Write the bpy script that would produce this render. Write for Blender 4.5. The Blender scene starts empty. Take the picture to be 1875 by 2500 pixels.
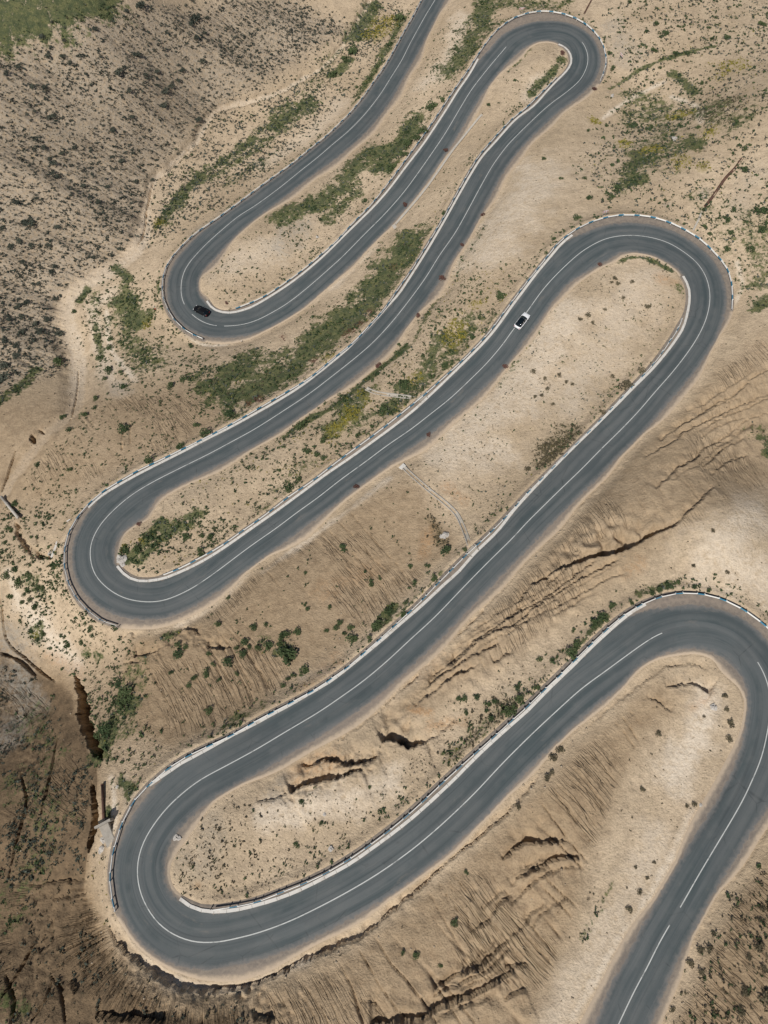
import bpy, math, random
import numpy as np
from mathutils import Vector, Matrix

# ------------------------------------------------------------------ camera, world, sun
FPX, PITCH, CAM_H = 1733.0, math.radians(70.0), 119.0
scene = bpy.context.scene
COL = scene.collection
cam_data = bpy.data.cameras.new('camera')
cam = bpy.data.objects.new('camera', cam_data); COL.objects.link(cam)
cam_data.sensor_fit = 'HORIZONTAL'; cam_data.sensor_width = 36.0
cam_data.lens = 36.0 * FPX / 1875.0
cam_data.clip_start = 1.0; cam_data.clip_end = 6000.0
cam.location = (0, 0, CAM_H)
cam.rotation_euler = (math.radians(90) - PITCH, 0, 0)
scene.camera = cam

SUN_EL = math.radians(54.0)
SHADOW = Vector((0.50, 0.866, 0)).normalized()
world = bpy.data.worlds.new('World'); scene.world = world; world.use_nodes = True
wn = world.node_tree; bg = wn.nodes['Background']
sky = wn.nodes.new('ShaderNodeTexSky'); sky.sky_type = 'NISHITA'; sky.sun_disc = False
sky.sun_elevation = SUN_EL; sky.sun_rotation = math.atan2(-SHADOW.x, -SHADOW.y)
sky.altitude = 900
wn.links.new(sky.outputs[0], bg.inputs[0]); bg.inputs[1].default_value = 0.052
sun_data = bpy.data.lights.new('sun', 'SUN'); sun_data.energy = 4.3
sun_data.angle = math.radians(0.53); sun_data.color = (1.0, 0.955, 0.89)
sun = bpy.data.objects.new('sun', sun_data); COL.objects.link(sun)
sun.rotation_euler = Vector((SHADOW.x*math.cos(SUN_EL), SHADOW.y*math.cos(SUN_EL), -math.sin(SUN_EL))).to_track_quat('-Z', 'Y').to_euler()
sun.location = (-60, -100, 200)
vs = scene.view_settings
vs.view_transform = 'Standard'; vs.look = 'None'; vs.exposure = -0.12; vs.gamma = 1.0
vs.use_curve_mapping = False

rng = np.random.default_rng(7)
random.seed(7)

# ------------------------------------------------------------------ survey of the road (image readings turned into ground positions)
CENTRE = [(1085,-42),(1062,0),(1039,38),(1002,105),(981,147),(956,187),(926,234),(889,281),(851,320),(813,352),(776,384),(738,414),(681,460),(625,501),
(584,527),(546,558),(509,591),(476,625),(456,651),(446,674),(442,700),(444,727),(454,751),(471,770),(497,787),(531,796),(584,794),
(625,783),(663,764),(700,742),(738,713),(776,681),(813,648),(838,625),(889,573),(938,524),(983,473),(1021,422),(1058,369),(1088,324),(1126,260),(1152,218),(1190,169),(1228,124),(1250,100),
(1288,81),(1325,73),(1363,73),(1393,81),(1415,96),(1428,114),(1435,136),(1434,158),(1425,181),(1412,200),(1382,226),(1344,254),(1306,288),
(1250,343),(1228,369),(1201,407),(1171,460),(1141,516),(1111,569),(1072,625),(1047,666),(1021,704),(987,749),(953,791),(911,836),(866,875),(813,917),(757,960),(700,998),(625,1046),
(565,1079),(509,1109),(452,1137),(414,1156),(377,1175),(339,1197),(309,1218),(276,1247),(249,1276),(232,1303),(222,1329),(220,1355),(224,1382),(234,1406),(254,1429),(279,1448),(309,1462),(339,1468),(365,1470),(396,1467),(426,1457),(471,1435),
(527,1397),(584,1354),(625,1324),(674,1290),(727,1250),(776,1215),(832,1171),(889,1130),(945,1088),(1002,1049),(1051,1011),(1100,972),(1152,923),(1190,885),(1228,840),(1250,809),(1286,762),(1325,708),(1363,666),
(1407,625),(1438,603),(1476,584),(1514,576),(1551,575),(1589,580),(1627,591),(1657,607),(1681,624),(1698,638),(1713,657),(1725,680),(1732,708),(1733,734),(1728,764),(1717,796),
(1698,832),(1672,870),(1638,913),(1600,956),(1559,1004),(1514,1051),(1468,1096),(1420,1145),(1371,1192),(1312,1250),(1284,1278),(1250,1315),(1190,1374),(1134,1431),(1062,1506),(1002,1561),(945,1614),(889,1661),(832,1702),(776,1740),(700,1785),(625,1830),
(542,1875),(490,1903),(445,1937),(407,1973),(377,2011),(354,2048),(341,2082),(335,2116),(336,2146),(343,2180),(358,2214),(381,2248),(411,2274),(445,2291),(478,2300),(512,2301),(546,2298),(584,2289),(625,2279),
(700,2252),(776,2216),(851,2176),(926,2131),(1002,2077),(1058,2031),(1115,1979),(1164,1931),(1216,1875),(1250,1840),(1306,1785),(1363,1732),(1420,1681),(1476,1640),(1533,1598),(1589,1559),
(1630,1540),(1683,1529),(1740,1534),(1785,1551),(1818,1576),(1849,1615),(1867,1649),(1878,1685),(1881,1725),(1875,1777),(1862,1838),
(1849,1875),(1834,1909),(1815,1950),(1785,2003),(1740,2078),(1702,2142),(1660,2216),(1638,2252),(1608,2304),(1578,2365),(1551,2414),(1510,2500),(1480,2565)]

RAILS = {
1:[(1056,-42),(1038,-16),(1020,15),(1013,30),(987,75),(964,117),(938,162),(911,200),(889,232),(859,269),(828,301),(794,333),(757,362),(712,399),(670,429),(625,462),(565,507),(520,539),(482,565),(452,591),(421,625),(405,651),(397,678),(395,708),(399,734),(409,757),(420,776),(437,794),(460,813),(497,829)],
2:[(573,753),(625,733),(663,712),(700,687),(738,659),(781,623),(821,588),(859,546),(904,501),(945,450),(983,399),(1021,347),(1051,305),(1081,260),(1111,215),(1141,173),(1167,132),(1190,100),(1216,70),(1250,46),(1269,38),(1295,30),(1325,27),(1355,29),(1386,36),(1416,49),(1438,64),(1457,83),(1472,106),(1480,136),(1480,158),(1472,185),(1466,199)],
3:[(1358,188),(1340,207),(1310,237),(1280,266),(1250,289),(1209,333),(1171,377),(1145,418),(1115,471),(1077,539),(1026,623),(1002,661),(972,704),(938,753),(911,783),(866,832),(813,875),(757,921),(700,956),(625,1000),(565,1034),(509,1064),(452,1092),(396,1120),(339,1147),(294,1173),(264,1190),(234,1213),(203,1243),(177,1280),(162,1314),(156,1348),(156,1382),(162,1412),(173,1440),(192,1470),(215,1493),(245,1516),(290,1531)],
4:[(396,1403),(422,1393),(452,1380),(490,1359),(535,1335),(580,1303),(625,1272),(659,1247),(708,1209),(757,1177),(806,1139),(851,1105),(896,1073),(945,1036),(990,1000),(1032,966),(1077,926),(1118,889),(1160,847),(1194,810),(1228,764),(1276,700),(1303,666),(1338,622),(1363,592),(1397,565),(1431,546),(1468,533),(1506,525),(1536,524),(1574,526),(1612,534),(1649,548),(1687,568),(1717,588),(1752,623),(1774,651),(1785,678),(1789,708),(1789,738),(1788,757)],
5:[(1664,776),(1653,804),(1630,838),(1608,870),(1578,906),(1544,941),(1506,981),(1461,1028),(1416,1073),(1371,1118),(1325,1164),(1280,1209),(1246,1248),(1190,1305),(1145,1346),(1100,1391),(1058,1433),(1021,1472),(975,1514),(926,1559),(889,1591),(851,1625),(813,1651),(776,1678),(738,1698),(700,1719),(663,1738),(625,1758),(573,1789),(527,1811),(490,1828),(452,1847),(410,1874),(369,1909),(331,1947),(309,1984),(292,2020),(281,2056),(271,2093),(267,2131),(267,2165),(273,2199),(280,2230)],
6:[(509,2220),(565,2212),(625,2200),(681,2178),(730,2159),(776,2139),(821,2114),(866,2086),(908,2056),(953,2022),(994,1988),(1036,1950),(1077,1911),(1120,1872),(1167,1830),(1213,1789),(1248,1757),(1284,1725),(1318,1691),(1355,1657),(1389,1623),(1427,1585),(1461,1553),(1495,1521),(1536,1491),(1578,1468),(1608,1457),(1646,1448),(1683,1446),(1721,1450),(1759,1460),(1796,1476),(1834,1499),(1875,1531),(1905,1562),(1930,1612)]}
KERBS = {
2:[(1169,145),(1149,181),(1118,226),(1092,268),(1058,320),(1032,358),(994,407),(956,458),(919,501),(881,539),(843,576),(800,619),(757,657),(719,687),(681,713),(625,747),(588,761),(557,766),(527,760),(509,746),(503,736)],
3:[(1365,107),(1383,117),(1394,132),(1397,148),(1394,161),(1383,177),(1365,195),(1341,220),(1306,259),(1272,284),(1250,304),(1213,346),(1179,384),(1152,426),(1122,478),(1088,539),(1047,609),(1006,674),(976,719),(949,749),(919,783),(874,830),(847,857),(798,898),(738,944),(681,980),(625,1012),(565,1045),(509,1073),(452,1103),(396,1131),(339,1160),(282,1192),(245,1216),(218,1241)],
4:[(284,1384),(298,1401),(320,1416),(350,1422),(396,1416),(437,1401),(482,1380),(527,1354),(576,1321),(625,1286),(678,1249),(738,1205),(794,1163),(851,1124),(907,1084),(964,1042),(1013,1003),(1051,968),(1096,925),(1141,881),(1182,840),(1216,800),(1250,752),(1280,712),(1310,672),(1344,631),(1374,596),(1399,576)],
5:[(1670,674),(1683,700),(1686,730),(1681,764),(1670,802),(1649,836),(1623,870),(1589,909),(1551,946),(1510,988),(1461,1037),(1412,1085),(1363,1134),(1318,1181),(1261,1243),(1216,1300),(1163,1351),(1122,1398),(1088,1428),(1035,1478),(985,1521),(935,1565),(896,1597),(851,1634),(806,1668),(761,1694),(715,1721),(670,1745),(625,1770),(573,1796),(527,1822),(478,1849),(433,1873),(414,1888),(388,1905),(367,1920)],
6:[(437,2197),(452,2210),(475,2221),(505,2229),(546,2229),(588,2223),(625,2214),(681,2197),(738,2174),(794,2146),(851,2115),(908,2076),(956,2041),(1002,2005),(1039,1973),(1077,1938),(1115,1902),(1144,1872),(1190,1827),(1250,1773),(1288,1740),(1325,1702),(1363,1664),(1401,1628),(1438,1591),(1476,1555),(1514,1521),(1548,1495),(1578,1478)]}
EDGES = [
[(1112,-50),(1086,0),(1058,56),(1024,124),(987,188),(956,243),(926,284),(889,327),(851,362),(813,392),(738,447),(681,492),(625,533),(575,575),(527,629),(505,651),(490,670),(483,689),(484,708),(490,722),(503,736)],
[(1240,150),(1258,134),(1285,114),(1312,101),(1336,98),(1352,101),(1365,107)],
[(377,1250),(331,1276),(301,1299),(286,1325),(279,1352),(279,1370),(284,1384)],
[(1416,678),(1453,651),(1491,632),(1514,616),(1551,615),(1589,621),(1619,634),(1646,649),(1664,668),(1670,674)],
[(527,1950),(490,1973),(452,2007),(422,2044),(407,2082),(402,2120),(405,2154),(414,2180),(437,2197)],
[(1533,1642),(1589,1608),(1646,1589),(1683,1583),(1725,1587),(1762,1604),(1792,1630),(1815,1661),(1825,1695),(1826,1740),(1819,1777),(1808,1834),(1792,1875),(1766,1924),(1725,1999),(1683,2063),(1638,2142),(1589,2225),(1551,2297),(1514,2365),(1476,2440),(1455,2500),(1430,2560)],
[(1938,1860),(1905,1930),(1875,1972),(1838,2020),(1796,2092),(1751,2166),(1710,2238),(1672,2308),(1630,2395),(1589,2500),(1565,2560)]]

def spline(P, n=6):
    P = np.array(P, float)
    Q = np.vstack([2*P[0]-P[1], P, 2*P[-1]-P[-2]]); out = []
    for i in range(1, len(Q)-2):
        a, b, c, d = Q[i-1:i+3]
        for k in range(n):
            t = k/n
            out.append(.5*(2*b+(c-a)*t+(2*a-5*b+4*c-d)*t*t+(3*b-a-3*c+d)*t**3))
    out.append(P[-1]); return np.array(out)

def arclen(W):
    return np.concatenate([[0], np.cumsum(np.hypot(np.diff(W[:,0]), np.diff(W[:,1])))])

def resample(W, step):
    s = arclen(W); n = max(2, int(round(s[-1]/step))+1)
    t = np.linspace(0, s[-1], n)
    return np.column_stack([np.interp(t, s, W[:,k]) for k in range(W.shape[1])])

CP, SP = math.cos(PITCH), math.sin(PITCH)
def rays(p):
    p = np.atleast_2d(np.array(p, float))
    x = (p[:,0]-937.5)/FPX; y = -(p[:,1]-1250)/FPX
    return np.stack([x, CP+y*SP, -SP+y*CP], 1)
def on_level(p, z):
    d = rays(p); t = (z-CAM_H)/d[:,2]
    return np.column_stack([d[:,0]*t, d[:,1]*t, np.broadcast_to(z, t.shape)])

CPX = spline(CENTRE)
GRADE = 0.042
z = np.zeros(len(CPX))
for _ in range(80):
    RW = on_level(CPX, z); s = arclen(RW); z = .5*z + .5*GRADE*(s-s[-1])
RW = resample(RW, 1.0)
def smooth(a, k):
    ker = np.hanning(2*k+3)[1:-1]; ker /= ker.sum()
    return np.convolve(np.pad(a, k, mode='edge'), ker, mode='valid')
RW = np.column_stack([smooth(RW[:,k], 2) for k in range(3)])
RS = arclen(RW); NR = len(RW)
RT = np.gradient(RW[:,:2], axis=0); RT /= np.linalg.norm(RT, axis=1)[:,None]
RN = np.column_stack([-RT[:,1], RT[:,0]])       # left-hand normal when driving from the far end
def road_px():
    d = RW - np.array([0,0,CAM_H]); dep = d[:,1]*CP - d[:,2]*SP
    return np.column_stack([937.5+FPX*d[:,0]/dep, 1250-FPX*(d[:,1]*SP+d[:,2]*CP)/dep])
RPX = road_px()
def road_z_at_px(p):
    p = np.atleast_2d(np.array(p,float))
    i = np.argmin(((p[:,None,:]-RPX[None])**2).sum(2), 1)
    return RW[i,2]
def trace_on_road(P, dz=0.0, step=None):
    p = spline(P, 4); zz = road_z_at_px(p)+dz
    W = on_level(p, 0*zz); d = rays(p); t = (zz-CAM_H)/d[:,2]
    W = d*t[:,None]; W[:,2] = zz-dz
    return resample(W, step) if step else W

RAILW = {k: trace_on_road(v, 0.55, 0.5) for k, v in RAILS.items()}
KERBW = {k: trace_on_road(v, 0.0, 0.5) for k, v in KERBS.items()}
EDGEW = [trace_on_road(v, 0.0, 0.7) for v in EDGES]

# widths left and right of the centre line
def cast(polys, sgn, limit):
    A = np.vstack([w[:-1,:2] for w in polys]); B = np.vstack([w[1:,:2] for w in polys])
    out = np.full(NR, np.inf)
    for i in range(NR):
        o = RW[i,:2]; n = RN[i]*sgn; e = B-A
        den = n[0]*e[:,1]-n[1]*e[:,0]; r = A-o
        with np.errstate(divide='ignore', invalid='ignore'):
            t = (r[:,0]*e[:,1]-r[:,1]*e[:,0])/den; u = (r[:,0]*n[1]-r[:,1]*n[0])/den
        ok = (t > 1.2) & (t < limit) & (u >= -.02) & (u <= 1.02)
        if ok.any(): out[i] = t[ok].min()
    return out
ASP, OUT, HASK, HASR = {}, {}, {}, {}
for sgn in (1, -1):
    k = cast(list(KERBW.values()), sgn, 8.5); e = cast(EDGEW, sgn, 9.0); r = cast(list(RAILW.values()), sgn, 12.0)
    a = np.where(np.isfinite(k), k, np.where(np.isfinite(e), e, np.where(np.isfinite(r), np.minimum(3.7, r-.35), 3.55)))
    o = np.where(np.isfinite(r), np.maximum(r+.35, a+.6), np.where(np.isfinite(k), a+.9, a+1.05+.75*np.sin(RS*.11+np.sin(RS*.043)*3)+.35*np.sin(RS*.37)))
    ASP[sgn] = smooth(a, 4); OUT[sgn] = np.maximum(smooth(o, 4), ASP[sgn]+.4)
    HASK[sgn] = np.isfinite(k); HASR[sgn] = np.isfinite(r)

# ------------------------------------------------------------------ noise helpers
_perm = rng.permutation(4096); _gr = rng.normal(size=(4096,2)); _gr /= np.linalg.norm(_gr,axis=1)[:,None]
def perlin(x, y, seed=0):
    xi = np.floor(x).astype(np.int64); yi = np.floor(y).astype(np.int64)
    xf = x-xi; yf = y-yi
    u = xf*xf*xf*(xf*(xf*6-15)+10); v = yf*yf*yf*(yf*(yf*6-15)+10)
    def g(ix, iy, dx, dy):
        h = _perm[(_perm[(ix+seed*131) & 4095] + iy) & 4095]
        gg = _gr[h]; return gg[...,0]*dx+gg[...,1]*dy
    a = g(xi,yi,xf,yf); b = g(xi+1,yi,xf-1,yf); c = g(xi,yi+1,xf,yf-1); d = g(xi+1,yi+1,xf-1,yf-1)
    return (a+u*(b-a))+v*((c+u*(d-c))-(a+u*(b-a)))
def fbm(x, y, seed=0, oct=3):
    s = 0; a = 1
    for k in range(oct): s = s+a*perlin(x*2**k, y*2**k, seed+k); a *= .5
    return s
def sstep(a, b, x):
    t = np.clip((x-a)/(b-a), 0, 1); return t*t*(3-2*t)

# ------------------------------------------------------------------ base relief: thin-plate surface through the road and surveyed heights
CTRL = [(737,188,-6),(501,294,-7),(377,433,-7),(340,580,-6),(170,712,-7),(180,890,-8),(113,1051,-9),(20,1190,-11),
(600,60,1),(300,190,9),(50,100,20),(300,10,17),(100,500,2),(400,150,5),(200,300,6),(50,650,-3),(50,800,-6),(0,350,11),(700,20,0),
(1700,60,3),(1850,250,4),(1600,300,2.2),(1850,550,3),(1600,20,1),(1860,20,4),
(1860,880,3),(1860,1180,4.5),(1860,1380,.6),(1780,1250,1.5),
(300,2490,3.5),(150,2320,-4),(110,2150,-8),(60,2000,-9),(215,1900,-6),(100,1700,-10),(190,1620,-7),(60,1500,-8),(60,1340,-6),(20,2420,-2),(90,1240,-8),
(700,2490,4),(1000,2490,4.5),(1300,2450,-1.5),(1800,2300,2.5),(1850,2470,4),(1480,2150,-1),(1700,1780,-.6)]
pts = [RW[::7]]
cp = np.array(CTRL, float); cz = road_z_at_px(cp[:,:2])+cp[:,2]
d = rays(cp[:,:2]); cw = d*((cz-CAM_H)/d[:,2])[:,None]; cw[:,2] = cz
pts = np.vstack(pts+[cw])
def tps_fit(P, lam):
    X = P[:,:2]/100; n = len(X)
    r2 = ((X[:,None]-X[None])**2).sum(2); K = .5*r2*np.log(r2+1e-12)
    A = np.zeros((n+3,n+3)); A[:n,:n] = K+lam*np.eye(n); A[:n,n] = 1; A[:n,n+1:] = X; A[n,:n] = 1; A[n+1:,:n] = X.T
    return X, np.linalg.solve(A, np.concatenate([P[:,2],[0,0,0]]))
TX, TC = tps_fit(pts, 2e-4)
GX0, GY0, GST = -175.0, -85.0, 1.5
gx = GX0+GST*np.arange(235); gy = GY0+GST*np.arange(265)
MX, MY = np.meshgrid(gx, gy)
q = np.column_stack([MX.ravel(), MY.ravel()])/100
BZ = np.empty(len(q))
for i in range(0, len(q), 8000):
    r2 = ((q[i:i+8000,None]-TX[None])**2).sum(2)
    BZ[i:i+8000] = (.5*r2*np.log(r2+1e-12))@TC[:-3]+TC[-3]+q[i:i+8000]@TC[-2:]
BZ = BZ.reshape(MX.shape)
def bil(G, x, y, x0=GX0, y0=GY0, st=GST):
    fx = np.clip((x-x0)/st, 0, G.shape[1]-1.001); fy = np.clip((y-y0)/st, 0, G.shape[0]-1.001)
    i = fx.astype(int); j = fy.astype(int); u = fx-i; v = fy-j
    return (G[j,i]*(1-u)+G[j,i+1]*u)*(1-v)+(G[j+1,i]*(1-u)+G[j+1,i+1]*u)*v
# distance to road, on a 0.75 m lattice
DST = .75; dgx = GX0+DST*np.arange(468); dgy = GY0+DST*np.arange(528)
DX, DY = np.meshgrid(dgx, dgy); fp = np.column_stack([DX.ravel(), DY.ravel()])
near = np.empty(len(fp), int); R2 = RW[::2,:2]
for i in range(0, len(fp), 20000):
    dd = (fp[i:i+20000,None,0]-R2[None,:,0])**2+(fp[i:i+20000,None,1]-R2[None,:,1])**2
    near[i:i+20000] = dd.argmin(1)*2
rel = fp-RW[near,:2]
al = np.clip((rel*RT[near]).sum(1), -1.2, 1.2)
sd = (rel*RN[near]).sum(1)
dist = np.hypot(rel[:,0]-al*RT[near,0], rel[:,1]-al*RT[near,1])
sgnd = np.where(sd >= 0, 1, -1)
ext = np.where(sgnd > 0, OUT[1][near], OUT[-1][near])
OV = (dist-ext).reshape(DX.shape)                 # metres outside the road formation
ZR = (RW[near,2]+al*GRADE).reshape(DX.shape)
NRD = near.reshape(DX.shape)
HR = np.where(sgnd > 0, HASR[1][near], HASR[-1][near]).astype(float).reshape(DX.shape)
def road_over(x, y): return bil(OV, x, y, GX0, GY0, DST)
def road_z(x, y): return bil(ZR, x, y, GX0, GY0, DST)
def boxblur(a, k):
    for ax in (0,1):
        c = np.cumsum(np.pad(a, [(k+1,k) if i==ax else (0,0) for i in (0,1)], mode='edge'), axis=ax)
        a = (np.take(c, range(2*k+1, c.shape[ax]), ax)-np.take(c, range(0, c.shape[ax]-2*k-1), ax))/(2*k+1)
    return a
_t = sstep(.2, 5.5, OV); _hr = boxblur(HR, 2)
_b = ZR*(1-_t)+bil(BZ, DX, DY)*_t-0.9*_hr*sstep(.4,2.6,OV)*(1-sstep(3,10,OV))+(1-_hr)*(.4*sstep(2.2,5.0,OV)*(1-sstep(6,12,OV)))
_s = boxblur(boxblur(boxblur(_b, 3), 3), 2); _w = sstep(.6, 3.0, OV)
BASE = _b*(1-_w)+_s*_w
def base_z(x, y): return bil(BASE, x, y, GX0, GY0, DST)
def ground(P, dz=0.0):
    """image readings -> points on the ground"""
    d = rays(P); z = road_z_at_px(P)
    for _ in range(40):
        t = (z-CAM_H)/d[:,2]; zn = base_z(d[:,0]*t, d[:,1]*t)+dz; z = .6*z+.4*zn
    t = (z-CAM_H)/d[:,2]; W = d*t[:,None]; W[:,2] = z-dz
    return W
def gspl(P, step=.6, n=4): return resample(ground(spline(P, n)), step)
def px_scale(p):                                  # metres per image pixel near a reading
    w = ground([p])[0]; dep = w[1]*CP-(w[2]-CAM_H)*SP
    return dep/FPX

# ------------------------------------------------------------------ terrain lattice
NCX = 960
xn = np.linspace(-1, 1, NCX)
xn = np.concatenate([[-14,-6,-3,-2,-1.5,-1.25,-1.1,-1.03], xn, [1.03,1.1,1.25,1.5,2,3,6,14]])
ys = [-48.0]
while ys[-1] < 262: ys.append(ys[-1]+.205+.175*np.clip((ys[-1]+48)/310, 0, 1))
ys = np.array([-1200,-500,-250,-150,-100,-75,-60,-52]+ys+[266,275,290,320,380,500,800,1500])
hw = 74+np.clip((ys+48)/310, -.05, 1.05)*80
TXX = (xn[None,:]*hw[:,None]).astype(float); TYY = np.repeat(ys[:,None], len(xn), 1).astype(float)
SH = TXX.shape
X = TXX.ravel(); Y = TYY.ravel()
cx = np.clip(X, -170, 170); cy = np.clip(Y, -80, 305)
OVR = road_over(cx, cy)
off = sstep(.5, 4.0, OVR); off2 = sstep(.15, 1.0, OVR)
Z = base_z(cx, cy)
core = (np.abs(X) < 170) & (Y > -80) & (Y < 305)

# --- image polygons on the ground
def inpoly(P, soft=0):
    W = ground(P)[:,:2]; res = np.zeros(len(X), bool)
    b0 = W.min(0); b1 = W.max(0)
    idx = np.where((X >= b0[0])&(X <= b1[0])&(Y >= b0[1])&(Y <= b1[1]))[0]
    xx, yy = X[idx]+1.6*perlin(X[idx]*.3,Y[idx]*.3,91), Y[idx]+1.6*perlin(X[idx]*.3,Y[idx]*.3,92)
    ins = np.zeros(len(idx), bool); n = len(W)
    for i in range(n):
        x1,y1 = W[i]; x2,y2 = W[(i+1)%n]
        if y1 == y2: continue
        c = ((y1 > yy) != (y2 > yy)) & (xx < (x2-x1)*(yy-y1)/(y2-y1)+x1)
        ins ^= c
    res[idx[ins]] = True
    return res
def blur(m, k):
    a = m.reshape(SH).astype(float)
    for ax in (0,1):
        c = np.cumsum(np.pad(a, [(k+1,k) if i==ax else (0,0) for i in (0,1)], mode='edge'), axis=ax)
        a = (np.take(c, range(2*k+1, c.shape[ax]), ax)-np.take(c, range(0, c.shape[ax]-2*k-1), ax))/(2*k+1)
    return a.ravel()
def poly(P, k=12): return blur(inpoly(P), k)
def polydist(W, r):
    """indices within r of a ground polyline, distance, signed side, parameter"""
    b0 = W[:,:2].min(0)-r; b1 = W[:,:2].max(0)+r
    idx = np.where((X > b0[0])&(X < b1[0])&(Y > b0[1])&(Y < b1[1]))[0]
    best = np.full(len(idx), 1e9); side = np.zeros(len(idx)); par = np.zeros(len(idx))
    x = X[idx]; y = Y[idx]; n = len(W)-1
    for i in range(n):
        ax, ay = W[i,:2]; ex, ey = W[i+1,:2]-W[i,:2]; l2 = ex*ex+ey*ey+1e-9
        near_ = (np.abs(x-ax-ex/2) < r+abs(ex)) & (np.abs(y-ay-ey/2) < r+abs(ey))
        j = np.where(near_)[0]
        if len(j) == 0: continue
        t = np.clip(((x[j]-ax)*ex+(y[j]-ay)*ey)/l2, 0, 1)
        dx = x[j]-ax-t*ex; dy = y[j]-ay-t*ey; dd = np.hypot(dx, dy)
        m = dd < best[j]; jj = j[m]
        best[jj] = dd[m]; side[jj] = np.sign(ex*dy-ey*dx)[m]; par[jj] = (i+t[m])/n
    k = best < r
    return idx[k], best[k], side[k], par[k]

# --- rill direction fields
S_HILL = [(-120,140),(0,110),(250,20),(700,-30),(860,60),(500,285),(370,430),(330,600),(150,720),(150,900),(0,960),(-120,990)]
S_45 = [(480,1500),(760,1290),(1000,1160),(1130,1330),(900,1540),(640,1720),(420,1820),(300,1720),(320,1560)]
S_56 = [(1900,790),(1600,1000),(1400,1230),(1000,1660),(900,1760),(1000,1760),(1260,1600),(1480,1430),(1690,1280),(1900,1180)]
S_67 = [(1450,1800),(1250,1990),(900,2290),(650,2420),(600,2540),(1290,2540),(1400,2250),(1440,2130),(1500,1950),(1580,1800),(1690,1700),(1600,1650)]
S_FAN = [(262,2262),(300,2340),(395,2412),(480,2440),(650,2430),(600,2560),(-60,2560),(-60,2200),(200,2110)]
S_LM = [(190,1020),(300,960),(520,960),(570,1020),(350,1130),(200,1200),(60,1240),(60,1130)]
S_RB = [(1600,2560),(1790,2180),(1900,2060),(1900,2560)]
S_LL = [(-30,1660),(60,1650),(230,1900),(210,2110),(-30,2250)]
m45, m56, m67, mfan, mlm, mrb, mll, mhill = [poly(p, 10) for p in (S_45,S_56,S_67,S_FAN,S_LM,S_RB,S_LL,S_HILL)]
def dirpx(a, b):
    w = ground([a,b]); v = (w[1]-w[0])[:2]; return v/np.linalg.norm(v)
def field(dv):  # across, along
    return X*(-dv[1])+Y*dv[0], X*dv[0]+Y*dv[1]
qA, pA = field(dirpx((740,1380),(900,1600)))
qB, pB = field(dirpx((1500,1180),(1600,1290)))
qC, pC = field(dirpx((840,2330),(930,2470)))
qH, pH = field(dirpx((200,300),(400,420)))
fc = ground([(470,2150)])[0]
qF = np.arctan2(Y-fc[1], X-fc[0])*30; pF = np.hypot(X-fc[0], Y-fc[1])
Q = qA.copy(); Pp = pA.copy()
for m,(q_,p_) in ((m56,(qB,pB)),(m67,(qC,pC)),(mrb,(qC,pC)),(mhill,(qH,pH)),(mfan,(qF,pF)),(mll,(qF,pF))):
    k = m > .5; Q[k] = q_[k]; Pp[k] = p_[k]
_h = lambda m: sstep(.5,.98,m)
RM = np.clip(.75*_h(m45)+.5*_h(m56)+1.0*_h(m67)+1.0*_h(mfan)+.65*_h(mlm)+.9*_h(mrb)+.7*_h(mll)+.28*_h(mhill), 0, 1)*off
wq = Q+2.2*perlin(X*.035,Y*.035,2)+.5*perlin(Q*.16,Pp*.16,3)+.12*perlin(Q*.9,Pp*.9,4)
def ridge(f, g, s, w): return 1-sstep(0, w, np.abs(perlin(wq*f, Pp*g, s)))
patch = .35+.65*sstep(-.15,.35,fbm(X*.05,Y*.05,12,2))
rill = .95*ridge(.34,.022,5,.032)*sstep(-.1,.25,perlin(Q*.07,Pp*.05,6))+.34*ridge(.6,.06,7,.045)*sstep(.35,.8,patch)+.2*ridge(1.0,.16,9,.06)*sstep(.0,.4,fbm(X*.09,Y*.09,14,2))
Z = Z-.62*rill*RM*(1+.9*mfan+.3*m67)
# general relief away from the road
Z += off*(.55*fbm(X*.045,Y*.045,20,3)*(1-.35*mhill)+.11*fbm(X*.32,Y*.32,24,2)+.035*perlin(X*1.3,Y*1.3,28))
Z += mhill*off*(3.4*perlin(qH*.06,pH*.012,31)+1.5*perlin(qH*.16,pH*.022,32)+.35*ridge(.45,.03,35,.12)*-1)
Z += np.clip(mfan+mll,0,1)*off*(1.0*perlin(X*.12,Y*.12,33)+.5*perlin(X*.3,Y*.3,34))
Z += .02*(1-off)*perlin(X*.9,Y*.9,36)*sstep(-.6,.4,OVR)

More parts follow.
